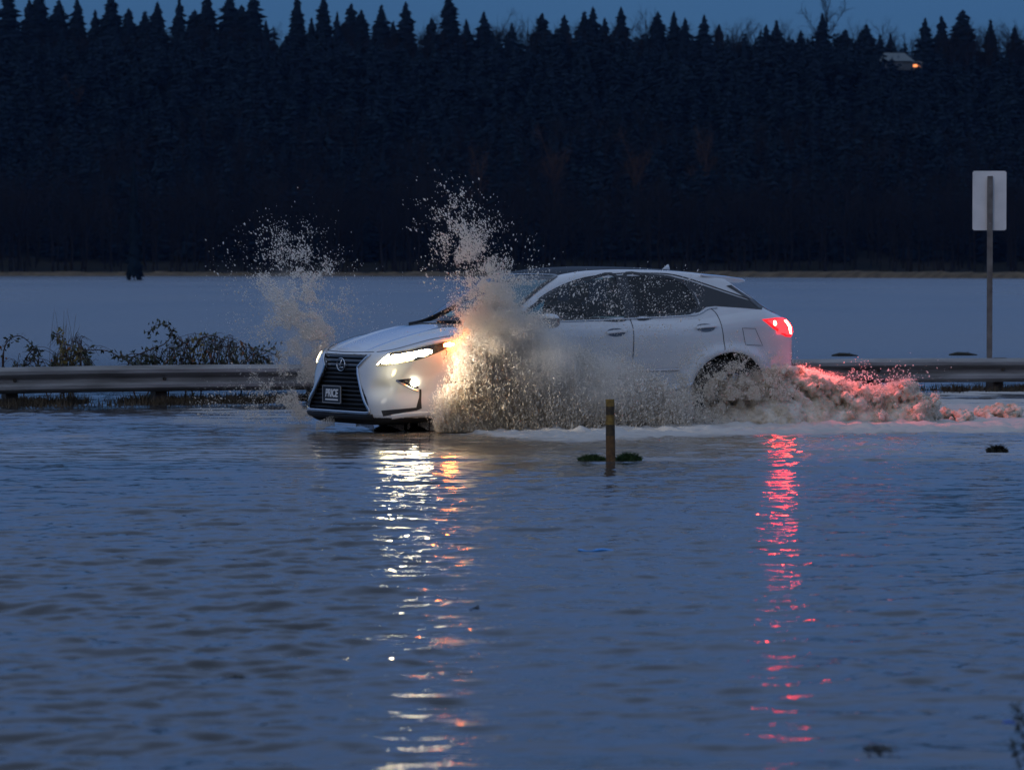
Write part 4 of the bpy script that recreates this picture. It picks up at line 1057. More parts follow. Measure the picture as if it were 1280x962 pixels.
    decal('tail_lamp_bulb', [(-3.32 + .025 * math.cos(a), 1.128 + .025 * math.sin(a)) for a in np.linspace(0, 6.283, 12, endpoint=False)], 'side', M_redhot, .012, .02, s_, tl)
    decal('tail_lamp_bar', [(.35, 1.10), (.88, 1.165), (.90, 1.03), (.80, 1.02)], 'rear', M_red, .010, .04, s_, tl)
    # headrests and front seats
    st = MB()
    for (cx, wdt) in ((-1.35, .50),): st.box((cx, s_ * .38, .72), (.52, .50, .22)); st.box((cx - .33, s_ * .38, 1.02), (.14, .48, .66), Matrix.Rotation(R(14), 4, 'Y'))
    sb = st.build('seat', M_seat, car)
    box('headrest', (-1.78, s_ * .38, 1.43), (.10, .26, .18), M_seat, sb, .03)
box('rear_seat', (-2.50, 0, .98), (.16, 1.25, .75), M_seat, car, .04, Matrix.Rotation(R(16), 4, 'Y'))
for yy in (-.38, .38): box('headrest', (-2.62, yy, 1.40), (.10, .26, .16), M_seat, car, .03)
box('dashboard', (-.36, 0, 1.0), (.55, 1.42, .24), M_cabin, car, .05)
sw = MB(); a = np.linspace(0, 2 * np.pi, 25)
sw.tube(np.stack([-.80 + .08 * np.sin(a), .38 + .185 * np.cos(a), 1.06 + .17 * np.sin(a)], 1), .014, 8, False)
sw.box((-.79, .38, 1.06), (.04, .34, .05)); sw.build('steering_wheel', M_black, car, True)
# spoiler and aerial
ysn = np.linspace(-.70, .70, 29); xsn = np.array([-2.70, -2.80, -2.90, -3.0, -3.08, -3.15, -3.20, -3.225]); lift_ = np.array([.003, .010, .020, .034, .048, .062, .068, .066]); thk = np.array([.01, .02, .035, .05, .055, .045, .025, .012])
Vs = []
for y_ in ysn:
    a_ = abs(y_) / .70; xo = .16 * y_ * y_ + .05 * a_ ** 8
    zt = car_T(xsn + xo, np.full(8, y_)) + lift_ * (1 - .35 * a_ ** 6) - .012 * a_ ** 8
    for x_, z_ in zip(xsn, zt): Vs.append((x_ + xo, y_, z_))
    for x_, z_, t_ in zip(xsn[::-1], zt[::-1], thk[::-1]): Vs.append((x_ + xo, y_, z_ - t_))
kk = 16; Fs_ = []
for i in range(len(ysn) - 1):
    for j in range(kk): Fs_.append((i*kk+j, i*kk+(j+1) % kk, (i+1)*kk+(j+1) % kk, (i+1)*kk+j))
Fs_ += [tuple(range(kk))[::-1], tuple((len(ysn)-1)*kk + j for j in range(kk))]
mesh_np('spoiler', Vs, Fs_, M_paint, car, False)
bm = bmesh.new(); bmesh.ops.create_cone(bm, segments=12, radius1=.042, radius2=.007, depth=.055, cap_ends=True)
for v in bm.verts: v.co.y *= .35; v.co.x = v.co.x * 1.3 - (v.co.z + .035) * .5; v.co += Vector((-2.58, 0, 1.695))
bm_obj('antenna', bm, M_paint, car, True)
# wipers
for y0, y1 in ((.12, .70), (-.52, .06)):
    strip('wiper', [(.12 - .05 * abs(y0), y0), (.06 - .2 * (y0 + y1) ** 2 * .3, (y0 + y1) / 2), (-.13 - .05 * (y1 > .3), y1)], 'top', M_black, .018, .010, 1, None, 8, False, .018)
# cowl
decal('cowl_panel', [(.16, 0), (.12, .30), (.03, .54), (-.12, .72), (-.24, .80), (-.27, .775), (-.15, .705), (-.02, .525), (.07, .30), (.11, 0), (.07, -.30), (-.02, -.525), (-.15, -.705), (-.27, -.775), (-.24, -.80), (-.12, -.72), (.03, -.54), (.12, -.30)], 'top', M_black, .004, .05)
# ---- grille: bars that follow the nose between the edges of the spindle
M_lowbar = principled('black_grille_bar', (.008, .008, .009), .38, spec=.25)
gr = thing('grille'); gr.parent = car
zb_ = list(np.linspace(.325, .825, 13))
for i, z_ in enumerate(zb_):
    hw = float(spin_y(z_)) - .012
    yy = np.linspace(-hw, hw, 17); V_ = []
    th_ = .0085 if z_ < .66 else .012
    for y_ in yy:
        xx = float(car_F(np.array([y_]), np.array([z_]))[0]) - .016
        for dx, dz in ((0, -th_), (0, th_ * .3), (-.006, th_), (-.05, th_ * 1.2), (-.05, -th_)): V_.append((xx + dx, y_, z_ + dz))
    F_ = []
    for a_ in range(16):
        for b_ in range(5): F_.append((a_*5+b_, (a_+1)*5+b_, (a_+1)*5+(b_+1) % 5, a_*5+(b_+1) % 5))
    mesh_np('grille_bar', V_, F_, M_bar if z_ > .70 else M_lowbar, gr, False)
outl = [(p[0], p[1]) for p in SPINDLE]
full = [(.50, .848), (.43, .785), (.358, .725), (.385, .66), (.50, .50), (.60, .39), (.665, .32), (.66, .293), (.60, .288), (.3, .288), (0, .288)]
full2 = full + [(-p[0], p[1]) for p in full[::-1][1:]]
strip('grille_frame', full2, 'front', M_chrome, .030, .000, 1, gr, 4, False, .016, smoothit=False)
strip('chin_bar', [(-.70, .255), (-.4, .248), (0, .246), (.4, .248), (.70, .255)], 'front', M_black, .055, 0, 1, gr, 6, False, .02)
# emblem: oval ring with a slanted letter L
xe = float(car_F(np.array([0.]), np.array([.745]))[0]) - .002
em = MB(); a = np.linspace(0, 2 * np.pi, 33)
em.tube(np.stack([np.full(33, xe), .088 * np.cos(a), .745 + .062 * np.sin(a)], 1), .0055, 6, False)
em.tube([(xe, .024, .790), (xe, -.040, .724), (xe, -.043, .714)], [.007, .0075, .006], 6)
em.tube([(xe, -.044, .716), (xe, .050, .716)], .0065, 6)
em.build('emblem', M_chrome, gr, True)
# dealer plate with lettering
xp = float(car_F(np.array([0.]), np.array([.45]))[0]) + .012
pl = box('number_plate', (xp, -.075, .452), (.012, .40, .172), principled('plate_black', (.02, .021, .025), .35), car, .003)
fm = MB(); M_edge = principled('plate_edge', (.30, .31, .33), .4)
for (yy, zz, dy, dz) in ((-.075, .534, .40, .008), (-.075, .370, .40, .008), (-.271, .452, .008, .172), (.121, .452, .008, .172)): fm.box((xp + .007, yy, zz), (.006, dy, dz))
fm.build('plate_frame', M_edge, pl)
M_let = principled('plate_lettering', (.75, .75, .75), .5)
tcv = bpy.data.curves.new('plate_text', 'FONT'); tcv.body = 'PRICE'; tcv.size = .105; tcv.extrude = .002; tcv.align_x = 'CENTER'; tcv.align_y = 'CENTER'; tcv.offset = .0035; tcv.shear = .18
tmp = bpy.data.objects.new('plate_text', tcv); COL.objects.link(tmp)
dg = bpy.context.evaluated_depsgraph_get(); dg.update(); me = bpy.data.meshes.new_from_object(tmp.evaluated_get(dg)); bpy.data.objects.remove(tmp)
me.materials.clear(); me.materials.append(M_let)
to = bpy.data.objects.new('plate_lettering', me); link(to, pl)
to.matrix_local = Matrix.Translation((xp + .009, -.075, .462)) @ Matrix(((0, 0, 1, 0), (1, 0, 0, 0), (0, 1, 0, 0), (0, 0, 0, 1)))
fm = MB(); fm.box((xp + .008, -.075, .402), (.004, .27, .014)); fm.build('plate_underline', M_let, pl)
# ---- wheels
def wheel(x, s_):
    w_ = thing('wheel'); w_.parent = car; w_.location = (x, s_ * .80, .38)
    bm = bmesh.new()
    prof = [(.255, -.105), (.30, -.118), (.345, -.118), (.372, -.10), (.380, -.06), (.381, 0), (.380, .06), (.372, .10), (.345, .118), (.30, .118), (.255, .105)]
    n = 48; Vw = []; Fw = []
    for i in range(n):
        a = 2 * math.pi * i / n
        for r, y in prof: Vw.append((r * math.cos(a), y * s_, r * math.sin(a)))
    k = len(prof)
    for i in range(n):
        for j in range(k - 1): Fw.append((i*k+j, i*k+j+1, ((i+1) % n)*k+j+1, ((i+1) % n)*k+j))
    mesh_np('tyre', Vw, Fw, M_tyre, w_, True)
    m_ = MB()
    for i in range(10):
        a = 2 * math.pi * i / 10; ca, sa = math.cos(a), math.sin(a)
        for da in (-.09, .09):
            a2 = a + da
            m_.tube([(.05 * ca, s_ * .075, .05 * sa), (.15 * math.cos(a2*.5+a*.5), s_ * .085, .15 * math.sin(a2*.5+a*.5)), (.25 * math.cos(a2), s_ * .09, .25 * math.sin(a2))], [.022, .016, .018], 6)
    ang = np.linspace(0, 2 * np.pi, 41)
    m_.tube(np.stack([.25 * np.cos(ang), np.full(41, s_ * .095), .25 * np.sin(ang)], 1), .014, 8, False)
    m_.tube([(0, s_ * .05, 0), (0, s_ * .10, 0)], [.06, .045], 14)
    m_.build('rim', M_rim, w_, True)
    m_ = MB(); m_.tube([(0, s_ * .01, 0), (0, s_ * .03, 0)], .17, 28); m_.tube([(0, s_ * -.1, 0), (0, s_ * -.09, 0)], .25, 28); m_.build('brake_disc', M_bar, w_, True)
for x_ in (0, -2.79):
    for s_ in (1, -1): wheel(x_, s_)

# ================================================================== SPRAY
def spray_material(name, clean, muddy, tr=.5):
    m = bpy.data.materials.new(name); m.use_nodes = True; nt = m.node_tree; b = nt.nodes['Principled BSDF']; o = nt.nodes['Material Output']
    b.inputs['Roughness'].default_value = .35; b.inputs['IOR'].default_value = 1.333
    a = nt.nodes.new('ShaderNodeAttribute'); a.attribute_name = 'mud'
    x = nt.nodes.new('ShaderNodeMix'); x.data_type = 'RGBA'; x.inputs[6].default_value = (*clean, 1); x.inputs[7].default_value = (*muddy, 1)
    nt.links.new(a.outputs['Fac'], x.inputs[0]); nt.links.new(x.outputs[2], b.inputs['Base Color'])
    t = nt.nodes.new('ShaderNodeBsdfTranslucent'); nt.links.new(x.outputs[2], t.inputs[0])
    mx = nt.nodes.new('ShaderNodeMixShader'); mx.inputs[0].default_value = tr
    nt.links.new(b.outputs[0], mx.inputs[1]); nt.links.new(t.outputs[0], mx.inputs[2]); nt.links.new(mx.outputs[0], o.inputs[0]); return m
M_spray = spray_material('spray_drops', (.97, .93, .88), (.84, .73, .56))
OV = np.array([(0, 0, 1), (1, 0, 0), (0, 1, 0), (-1, 0, 0), (0, -1, 0), (0, 0, -1)], float)
OF = np.array([(0, 1, 2), (0, 2, 3), (0, 3, 4), (0, 4, 1), (5, 2, 1), (5, 3, 2), (5, 4, 3), (5, 1, 4)])
def drops(name, P, rad, direc, stretch, mudv, label, cat='spray'):
    """P (n,3) centres, radii, flight directions: drops drawn out along their flight"""
    n = len(P); d = direc / (np.linalg.norm(direc, axis=1)[:, None] + 1e-9)
    a = np.cross(d, rng.normal(size=(n, 3))); a /= np.linalg.norm(a, axis=1)[:, None] + 1e-9; b = np.cross(d, a)
    V = P[:, None, :] + rad[:, None, None] * (OV[None, :, 0, None] * a[:, None] + OV[None, :, 1, None] * b[:, None] + OV[None, :, 2, None] * d[:, None] * stretch[:, None, None])
    F = (OF[None] + (np.arange(n) * 6)[:, None, None]).reshape(-1, 3)
    keep = np.repeat(P[:, 2] > -.01, 8); F = F[keep]
    o = mesh_np(name, V.reshape(-1, 3), F, M_spray, None, True)
    at = o.data.attributes.new('mud', 'FLOAT', 'POINT'); at.data.foreach_set('value', np.repeat(np.clip(mudv, 0, 1), 6).astype(np.float32))
    tag(o, label, cat, None, 'stuff'); return o
def toW(px, py, Y): return np.stack([(px - 640) / 5000 * Y, Y, H - (py - 337) / 5000 * Y], 1)
sr = np.random.default_rng(99)
def side_Y(px): return 38.8 + (px - 608) / 270 * 1.2
# --- near front wheel: dense skirt
top = curve([540, 556, 566, 580, 600, 622, 645, 668, 700, 735, 770, 800, 830, 862], [530, 480, 425, 392, 376, 368, 382, 402, 424, 440, 452, 462, 478, 505])
dens = curve([540, 556, 572, 600, 660, 700, 740, 780, 820, 862], [.1, .5, 1.0, 1.0, .9, .62, .5, .42, .35, .1])
def skirt(n):
    px = sr.uniform(545, 862, n); t = sr.random(n) ** .85          # 0 top, 1 water
    py = top(px) + (540 - top(px)) * t
    jit = sr.normal(0, 1, (2, n)); px = px + jit[0] * 7 * (1 - t); py = py + jit[1] * 8 * (1 - t)
    # clumps and threads slanting with the throw
    q = .55 * fbm((px + (540 - py) * .22) * .085, py * .03, 4) + .45 * fbm((px + (540 - py) * .18) * .30, py * .045, 3); q2 = fbm(px * .03 + 5, py * .03, 3)
    bot = .35 + .65 * sstep(540, 470, py) 
    keep = sr.random(n) < dens(px) * (.35 + .9 * sstep(.34, .66, q)) * (.6 + .7 * q2) * (.25 + .75 * sstep(0, .22, t))
    keep2 = (px > 580 + sr.normal(0, 6, len(px))) | (py > 480) | (sr.random(len(px)) < .12); keep &= keep2
    px, py, t = px[keep], py[keep], t[keep]; m = len(px)
    Y = side_Y(px) - .30 + sr.normal(0, .14, m)
    P = toW(px, py, Y); dr = np.stack([sr.normal(.10, .35, m) + (px - 640) / 400, sr.normal(0, .3, m), np.ones(m)], 1)
    rad = .0023 * np.exp(sr.normal(0, .5, m)) * (1 + .35 * t)
    mud = sstep(.35, 1.0, t) * (1.05 - .6 * sstep(600, 720, px)) + sr.normal(0, .12, m) + .15
    return P, rad, dr, sr.uniform(1.2, 4.5, m), mud
A = skirt(900000)
drops('spray', *A, 'dense muddy sheet of spray thrown up by the front wheel, hiding it', 'spray')
# --- tall fan of loose drops over the bonnet
def fan(base, ends, n, Y0, spread, name, label, sz=.0042, pw=.9, mudb=0., core=None, ysp=.28):
    e = np.array(ends, float); k = sr.integers(0, len(e), n); b = np.array(base, float)
    u = sr.random(n) ** pw; curvy = sr.normal(0, 1, n)
    q = b + (e[k, :2] - b) * u[:, None]; wd = spread * (.25 + u * 1.1)
    px = q[:, 0] + sr.normal(0, 1, n) * wd; py = q[:, 1] + sr.normal(0, 1, n) * wd * .8
    c = fbm(px * .06 + 3, py * .06, 3); keep = sr.random(n) < (.15 + 1.2 * sstep(.38, .62, c)) * e[k, 2] * (1.15 - .85 * u)
    px, py, u, k = px[keep], py[keep], u[keep], k[keep]; m = len(px)
    Y = Y0 + sr.normal(0, ysp, m) ; P = toW(px, py, Y)
    d = np.stack([(e[k, 0] - b[0]) / 100 + sr.normal(0, .3, m), sr.normal(0, .3, m), -(e[k, 1] - b[1]) / 100 + sr.normal(0, .3, m)], 1)
    rad = sz * np.exp(sr.normal(-.35, .55, m)) * (.7 + .55 * u)
    return drops(name, P, np.minimum(rad, .010), d, sr.uniform(1.0, 2.2, m), mudb + sr.normal(0, .06, m) + .25 * (1 - u), label)
fan((625, 400), [(522, 262, .5), (536, 248, .8), (548, 238, .9), (560, 236, 1), (566, 262, 1.4), (575, 285, 1.6), (585, 262, .9), (600, 270, .8), (620, 285, .7), (640, 296, .6), (655, 315, .5), (560, 310, .8), (520, 330, .3), (590, 320, 1.4)], 30000, 38.5, 13, 'spray',
    'tall loose fan of droplets rising over the bonnet against the dark forest', .0044)
fan((618, 440), [(578, 400, .6), (590, 372, 1), (620, 355, 1), (645, 360, 1), (672, 384, .8)], 150000, 38.45, 13, 'spray', 'pale misty head of spray beside the amber signal', .0026, .8, .12)
# --- far front wheel: plume behind the nose
fan((402, 440), [(303, 335, .35), (318, 326, .5), (335, 318, .8), (345, 296, .8), (356, 300, 1), (372, 306, .9), (392, 312, .6), (415, 330, .35), (350, 350, 1), (365, 372, 1.2)], 60000, 41.3, 19, 'spray',
    'ragged plume of droplets left of the car nose, above the rail', .0040)
fan((398, 470), [(330, 400, .6), (345, 380, .9), (362, 365, 1.1), (378, 372, 1.1), (395, 400, 1), (350, 440, .7), (330, 470, .4), (372, 430, 1), (430, 400, .5), (470, 402, .25)], 95000, 41.4, 27, 'spray', 'thin veil of mist left of the lit far headlamp', .0024, .75, .10)
fan((385, 520), [(300, 470, .5), (320, 490, .6), (345, 470, .7), (270, 510, .4), (250, 520, .3), (360, 500, .8)], 40000, 40.9, 16, 'spray', 'low scatter of drops between the rail and the grille', .0028, .7, .2)
# --- drops flying past the side glass
n = 3800; px = sr.uniform(650, 880, n); py = sr.uniform(342, 400, n) + sr.normal(0, 6, n); c = fbm(px * .05, py * .08, 3)
kp = sr.random(n) < .25 + .9 * sstep(.4, .65, c) * (1.1 - .6 * (px - 650) / 230); px, py = px[kp], py[kp]; m = len(px)
drops('spray', toW(px, py, side_Y(px) - .15 + sr.normal(0, .08, m)), .0042 * np.exp(sr.normal(-.45, .55, m)), np.stack([sr.normal(.4, .4, m), sr.normal(0, .3, m), sr.normal(.6, .5, m)], 1), sr.uniform(1, 2.4, m), np.zeros(m), 'separate bright drops in front of the car side windows')
n = 16000; px = sr.uniform(690, 880, n); py = sr.uniform(405, 500, n); kp = sr.random(n) < (.15 + .8 * sstep(.4, .6, fbm(px * .05, py * .04, 3))) * (.35 + .65 * sstep(400, 480, py)); px, py = px[kp], py[kp]; m = len(px)
drops('spray', toW(px, py, side_Y(px) - .2 + sr.normal(0, .1, m)), .0028 * np.exp(sr.normal(-.1, .4, m)), np.stack([sr.normal(.2, .4, m), sr.normal(0, .3, m), np.ones(m)], 1), sr.uniform(1, 2.2, m), np.full(m, .25), 'fine veil of drops drifting along the car doors')
n = 26000; px = 820 + sr.normal(0, 34, n); py = 530 - np.abs(sr.normal(0, 24, n)); kp = sr.random(n) < .2 + .8 * sstep(.38, .62, fbm(px * .08, py * .05 + 4, 3)); px, py = px[kp], py[kp]; m = len(px)
drops('spray', toW(px, py, side_Y(px) - .35 + sr.normal(0, .12, m)), .0024 * np.exp(sr.normal(-.05, .45, m)), np.stack([sr.normal(.3, .4, m), sr.normal(0, .3, m), np.ones(m)], 1), sr.uniform(1, 3.5, m), np.full(m, .35), 'low spray joining the front splash to the rear wheel')
# --- churned water behind the rear wheel: lumpy bodies of foam
M_surge = principled('churned_water', (.46, .38, .29), .7); _b = M_surge.node_tree.nodes['Principled BSDF']
noise_col(M_surge, (.46, .37, .26), (.74, .67, .57), 7, 6, .32, .68, bump=.5, bscale=45)
_b.inputs['Subsurface Weight'].default_value = .0
def surge(pts, label, seed, h=.011, rough=1.0):
    """pts: (px, top_py, Y, thickness)"""
    r = np.random.default_rng(seed); S = []
    for (px, py, Y, th) in pts:
        X, _, zt = W(px, py, Y); zt = max(zt, .03)
        n = int(8 + zt * 90)
        for i in range(n):
            z = zt * r.random() ** .6; rr = r.uniform(.022, .058) * (.8 + .4 * (1 - z / (zt + .01))) * rough
            S.append((X + r.normal(0, .055), Y + r.normal(0, th) * (1.1 - .5 * z / (zt + .01)), min(z, zt - rr * .55), rr))
        S.append((X, Y, -.02, max(zt * .55, .05)))
    S = np.array(S); lo = (S[:, :3] - S[:, 3:]).min(0) - .12; hi = (S[:, :3] + S[:, 3:]).max(0) + .12; lo[2] = max(lo[2], -.05)
    nx = [int((hi[i] - lo[i]) / h) + 2 for i in range(3)]
    F = np.full(nx, .2, np.float32)
    ax = [lo[i] + h * np.arange(nx[i]) for i in range(3)]
    for (x, y, z, rr) in S:
        m = rr + .06; a = [np.searchsorted(ax[i], c - m) for i, c in enumerate((x, y, z))]; b = [np.searchsorted(ax[i], c + m) for i, c in enumerate((x, y, z))]
        if min(b[i] - a[i] for i in range(3)) < 1: continue
        gx, gy, gz = np.meshgrid(ax[0][a[0]:b[0]], ax[1][a[1]:b[1]], ax[2][a[2]:b[2]], indexing='ij')
        d = np.sqrt((gx-x)**2 + (gy-y)**2 + (gz-z)**2) - rr; sl = (slice(a[0], b[0]), slice(a[1], b[1]), slice(a[2], b[2]))
        F[sl] = smin(F[sl], d.astype(np.float32), .022)
    gx, gy, gz = np.meshgrid(*ax, indexing='ij')
    nse = (fbm((gx + gz * .6) * 14, (gy + gz * .8) * 14, 3) - .5) * .085 + (fbm((gx - gz) * 34, (gy * .6 + gz) * 34, 3) - .5) * .035
    F += nse.astype(np.float32)
    V, Q = surface_nets(F, lo, h)
    o = mesh_np('churned_water', V, Q, M_surge, None, True); tag(o, label, 'churned water', None, 'stuff')
    return S
def Yr(px): return 40.4 + (px - 900) / 300 * .25
pA = [(px, t, Yr(px) - .15 + .05 * math.sin(px), .10) for px, t in [(846, 514), (856, 500), (866, 486), (878, 477), (890, 474), (902, 475), (914, 480), (926, 476), (938, 472), (950, 470), (962, 464), (974, 460)]]
pB = [(px, t, Yr(px) + .05 * math.sin(px * .3), .12) for px, t in [(984, 459), (994, 462), (1004, 470), (1012, 466), (1020, 465), (1028, 472), (1038, 479), (1048, 474), (1058, 480), (1068, 484), (1078, 480), (1088, 488), (1098, 484), (1108, 490), (1118, 484), (1128, 478), (1138, 482), (1148, 492), (1160, 504)]]
pC = [(px, t, 41.3, .16) for px, t in [(1170, 512), (1190, 514), (1205, 516)]] 
pD = [(px, t, 41.8, .10) for px, t in [(1236, 512), (1246, 507), (1256, 510), (1266, 514)]]
pE = [(px, t, side_Y(px) - .75, .07) for px, t in [(575, 530), (600, 526), (625, 528), (650, 530), (680, 531), (710, 530), (740, 529), (770, 530), (800, 527), (830, 525), (850, 522)]]
SA = surge(pA, 'muddy foaming water piled up in front of the rear wheel', 1)
SB = surge(pB, 'pink-lit cauliflower foam wave trailing behind the car', 2)
surge(pC, 'low foam hump behind the trailing wave', 3); surge(pD, 'small separate pink foam hump near the right edge', 4)
n = 60000
def halo(S, n, up, label, mudv, sz=.0026):
    S = S[S[:, 2] > .05]; k = sr.integers(0, len(S), n); d = sr.normal(size=(n, 3)); d /= np.linalg.norm(d, axis=1)[:, None]; d[:, 2] = np.abs(d[:, 2]) * .9 + .05 * 0
    P = S[k, :3] + d * (S[k, 3] + np.abs(sr.normal(0, up, n)) * (sr.random(n) ** 1.5))[:, None]
    c = fbm(P[:, 0] * 7, P[:, 2] * 7 + P[:, 1], 3); kp = sr.random(n) < .1 + 1.3 * sstep(.4, .62, c); P, d = P[kp], d[kp]; m = len(P)
    drops('spray', P, sz * np.exp(sr.normal(-.1, .45, m)), d + [0, 0, .5], sr.uniform(1, 2.2, m), np.full(m, mudv) + sr.normal(0, .15, m), label)
halo(SA, 150000, .10, 'muddy spray bursting up in front of the rear wheel', .55)
halo(SB, 190000, .05, 'fine spray along the crest of the pink-lit wave', .15)
n = 42000; px = sr.normal(905, 44, n); py = 500 - np.abs(sr.normal(0, 26, n)); kp = (px > 846) & (px < 1000) & (sr.random(n) < .15 + .85 * sstep(.42, .62, fbm(px * .07, py * .07, 3))); px, py = px[kp], py[kp]; m = len(px)
drops('spray', toW(px, py, Yr(px) - .42 + sr.normal(0, .10, m)), .0030 * np.exp(sr.normal(-.1, .45, m)), np.stack([sr.normal(.3, .4, m), sr.normal(0, .3, m), np.ones(m)], 1), sr.uniform(1, 2.2, m), np.full(m, .35) + sr.normal(0, .2, m), 'loose drops splashing across the rear wheel arch')
n = 420; px = sr.normal(1095, 40, n); py = 478 - np.abs(sr.normal(0, 11, n)) - 6 * np.sin(px * .13); m = n
drops('spray', toW(px, py, 41.0 + sr.normal(0, .15, m)), .0055 * np.exp(sr.normal(-.3, .5, m)), sr.normal(size=(m, 3)) + [0, 0, 1], sr.uniform(1, 1.8, m), np.zeros(m), 'scattered large drops jumping off the trailing wave')
# beads dripping off the front bumper
n = 5000; k = sr.random(n); px = 388 + 170 * k; py = 523 + 12 * sr.random(n) ** .8 + 3 * np.sin(k * 30); kp = fbm(px * .10, px * .0 + 3, 3) > .46; px, py = px[kp], py[kp]; m = len(px)
drops('spray', toW(px, py, 39.3 - .75 * (px - 388) / 170 + sr.normal(0, .05, m)), np.full(m, .0026), np.tile([0., 0, -1.], (m, 1)) + sr.normal(0, .1, (m, 3)), sr.uniform(1, 3.5, m), np.full(m, .3), 'streaks of water dripping under the front bumper')

# ------------------------------------------------------------------ light thrown by the car's own lamps, plus added fill for spray and fascia
def car_pt(x, y, z): return Vector((CAR_O[0] - x * CC + y * CS, CAR_O[1] - x * CS - y * CC, z - DEPTH))
def lamp(kind, name, p, col, e, aim=None, size=.05, ang=80, blend=.8):
    l = bpy.data.lights.new(name, kind); l.color = col; l.energy = e; l.shadow_soft_size = size
    o = bpy.data.objects.new(name, l); link(o); o.location = p
    if aim is not None: o.rotation_euler = (aim - p).to_track_quat('-Z', 'Y').to_euler()
    if kind == 'SPOT': l.spot_size = R(ang); l.spot_blend = blend
    return o
for s_ in (1, -1):
    lamp('SPOT', 'headlamp_beam', car_pt(1.06, .80 * s_, .83), (1, .88, .62), 16, car_pt(9, .9 * s_, .35), .06, 55)
    if s_ > 0: lamp('POINT', 'fascia_fill', car_pt(1.12, .98, .76), (1, .80, .34), 1.25, None, .05)  # added fill, stands for beam light bouncing back onto the fascia
    e_ = 1 if s_ > 0 else .05
    lamp('POINT', 'signal_glow', car_pt(.41, 1.03 * s_, .95), (1, .26, .05), 1.6 * e_, None, .03)
    lamp('SPOT', 'signal_beam', car_pt(.44, 1.06 * s_, .97), (1, .26, .05), 34 * e_, car_pt(-.5, 1.36 * s_, 1.12), .04, 110, 1)
    lamp('SPOT', 'spray_fill', car_pt(1.55, 1.42 * s_, .80), (1, .88, .70), 105 * e_, car_pt(-.9, 1.50 * s_, .62), .10, 50, 1)  # added fill spot floating ahead of the lamp, aimed back to brighten the spray
    lamp('SPOT', 'tail_beam', car_pt(-3.58, 1.02 * s_, 1.08), (1, .15, .155), 40, car_pt(-4.6, 1.25 * s_, .25), .06, 125, .7)

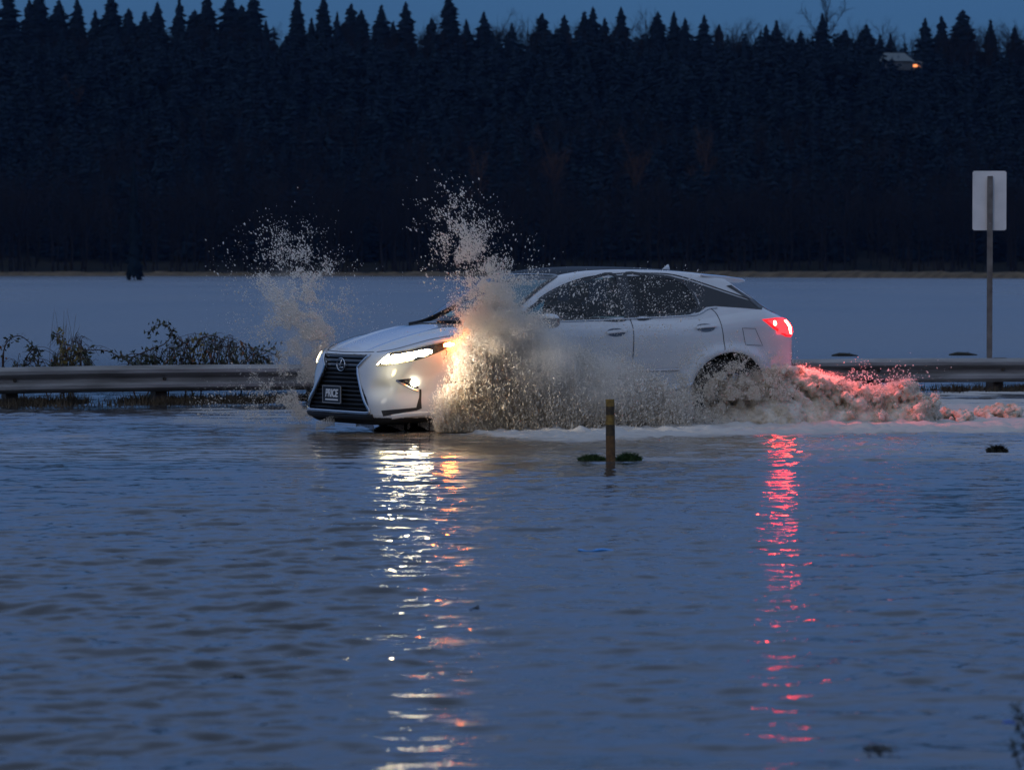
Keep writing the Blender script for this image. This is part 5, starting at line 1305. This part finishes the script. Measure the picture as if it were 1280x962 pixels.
# ------------------------------------------------------------------ fine mist hanging in the head of the spray
def mist(name, blobs, dens, label, seed):
    h = .04; B = np.array(blobs, float)
    lo = (B[:, :3] - B[:, 3:6].max(1)[:, None]).min(0) - .1; hi = (B[:, :3] + B[:, 3:6].max(1)[:, None]).max(0) + .1; lo[2] = max(lo[2], .01)
    nx = [int((hi[i] - lo[i]) / h) + 2 for i in range(3)]; ax = [lo[i] + h * np.arange(nx[i]) for i in range(3)]
    gx, gy, gz = np.meshgrid(*ax, indexing='ij'); F = np.full(gx.shape, .5)
    for (x, y, z, a, b, c) in B: F = smin(F, (np.sqrt(((gx-x)/a)**2 + ((gy-y)/b)**2 + ((gz-z)/c)**2) - 1) * min(a, b, c), .05)
    F[:, :, 0] = .1
    V, Q = surface_nets(F.astype(np.float32), lo, h)
    m = bpy.data.materials.new(name); m.use_nodes = True; nt = m.node_tree; nt.nodes.clear()
    o = nt.nodes.new('ShaderNodeOutputMaterial'); v = nt.nodes.new('ShaderNodeVolumePrincipled'); v.inputs['Color'].default_value = (.96, .94, .90, 1); v.inputs['Anisotropy'].default_value = .2
    tc = nt.nodes.new('ShaderNodeTexCoord'); n = nt.nodes.new('ShaderNodeTexNoise'); n.inputs['Scale'].default_value = 3.2; n.inputs['Detail'].default_value = 5; n.inputs['Roughness'].default_value = .65
    nt.links.new(tc.outputs['Object'], n.inputs[0])
    # thins out towards the outside: distance from the blobs' centres
    acc = None
    for (x, y, z, a, b, c) in B:
        mp = nt.nodes.new('ShaderNodeMapping'); mp.vector_type = 'POINT'; mp.inputs['Scale'].default_value = (1/a, 1/b, 1/c); mp.inputs['Location'].default_value = (-x/a, -y/b, -z/c)
        nt.links.new(tc.outputs['Object'], mp.inputs[0]); ln = nt.nodes.new('ShaderNodeVectorMath'); ln.operation = 'LENGTH'; nt.links.new(mp.outputs[0], ln.inputs[0])
        mr = nt.nodes.new('ShaderNodeMapRange'); mr.interpolation_type = 'SMOOTHSTEP'; mr.inputs[1].default_value = 1.0; mr.inputs[2].default_value = .15; mr.inputs[3].default_value = 0; mr.inputs[4].default_value = 1; nt.links.new(ln.outputs['Value'], mr.inputs[0])
        if acc is None: acc = mr.outputs[0]
        else:
            mm = nt.nodes.new('ShaderNodeMath'); mm.operation = 'MAXIMUM'; nt.links.new(acc, mm.inputs[0]); nt.links.new(mr.outputs[0], mm.inputs[1]); acc = mm.outputs[0]
    r = nt.nodes.new('ShaderNodeMapRange'); r.inputs[1].default_value = .35; r.inputs[2].default_value = .68; r.inputs[3].default_value = .15; r.inputs[4].default_value = 1; nt.links.new(n.outputs[0], r.inputs[0])
    m1 = nt.nodes.new('ShaderNodeMath'); m1.operation = 'MULTIPLY'; nt.links.new(acc, m1.inputs[0]); nt.links.new(r.outputs[0], m1.inputs[1])
    m2 = nt.nodes.new('ShaderNodeMath'); m2.operation = 'MULTIPLY'; nt.links.new(m1.outputs[0], m2.inputs[0]); m2.inputs[1].default_value = dens; nt.links.new(m2.outputs[0], v.inputs['Density'])
    nt.links.new(v.outputs[0], o.inputs['Volume'])
    ob = mesh_np('mist', V, Q, m, None, True); tag(ob, label, 'mist', None, 'stuff'); return ob
def mb_(px, py, Y, rx, ry, rz): X, _, Z = W(px, py, Y); return (X, Y, Z, rx / 5000 * Y, ry, rz / 5000 * Y)
mist('mist', [mb_(628, 408, 38.4, 44, .34, 58), mb_(665, 440, 38.55, 76, .38, 60), mb_(720, 480, 38.9, 110, .36, 55)], 9.0, 'soft pale mist in the head of the front wheel spray beside the amber signal', 1)
mist('mist', [mb_(380, 420, 41.2, 46, .4, 62), mb_(352, 375, 41.3, 34, .35, 50)], 2.2, 'thin mist hanging left of the car nose', 2)
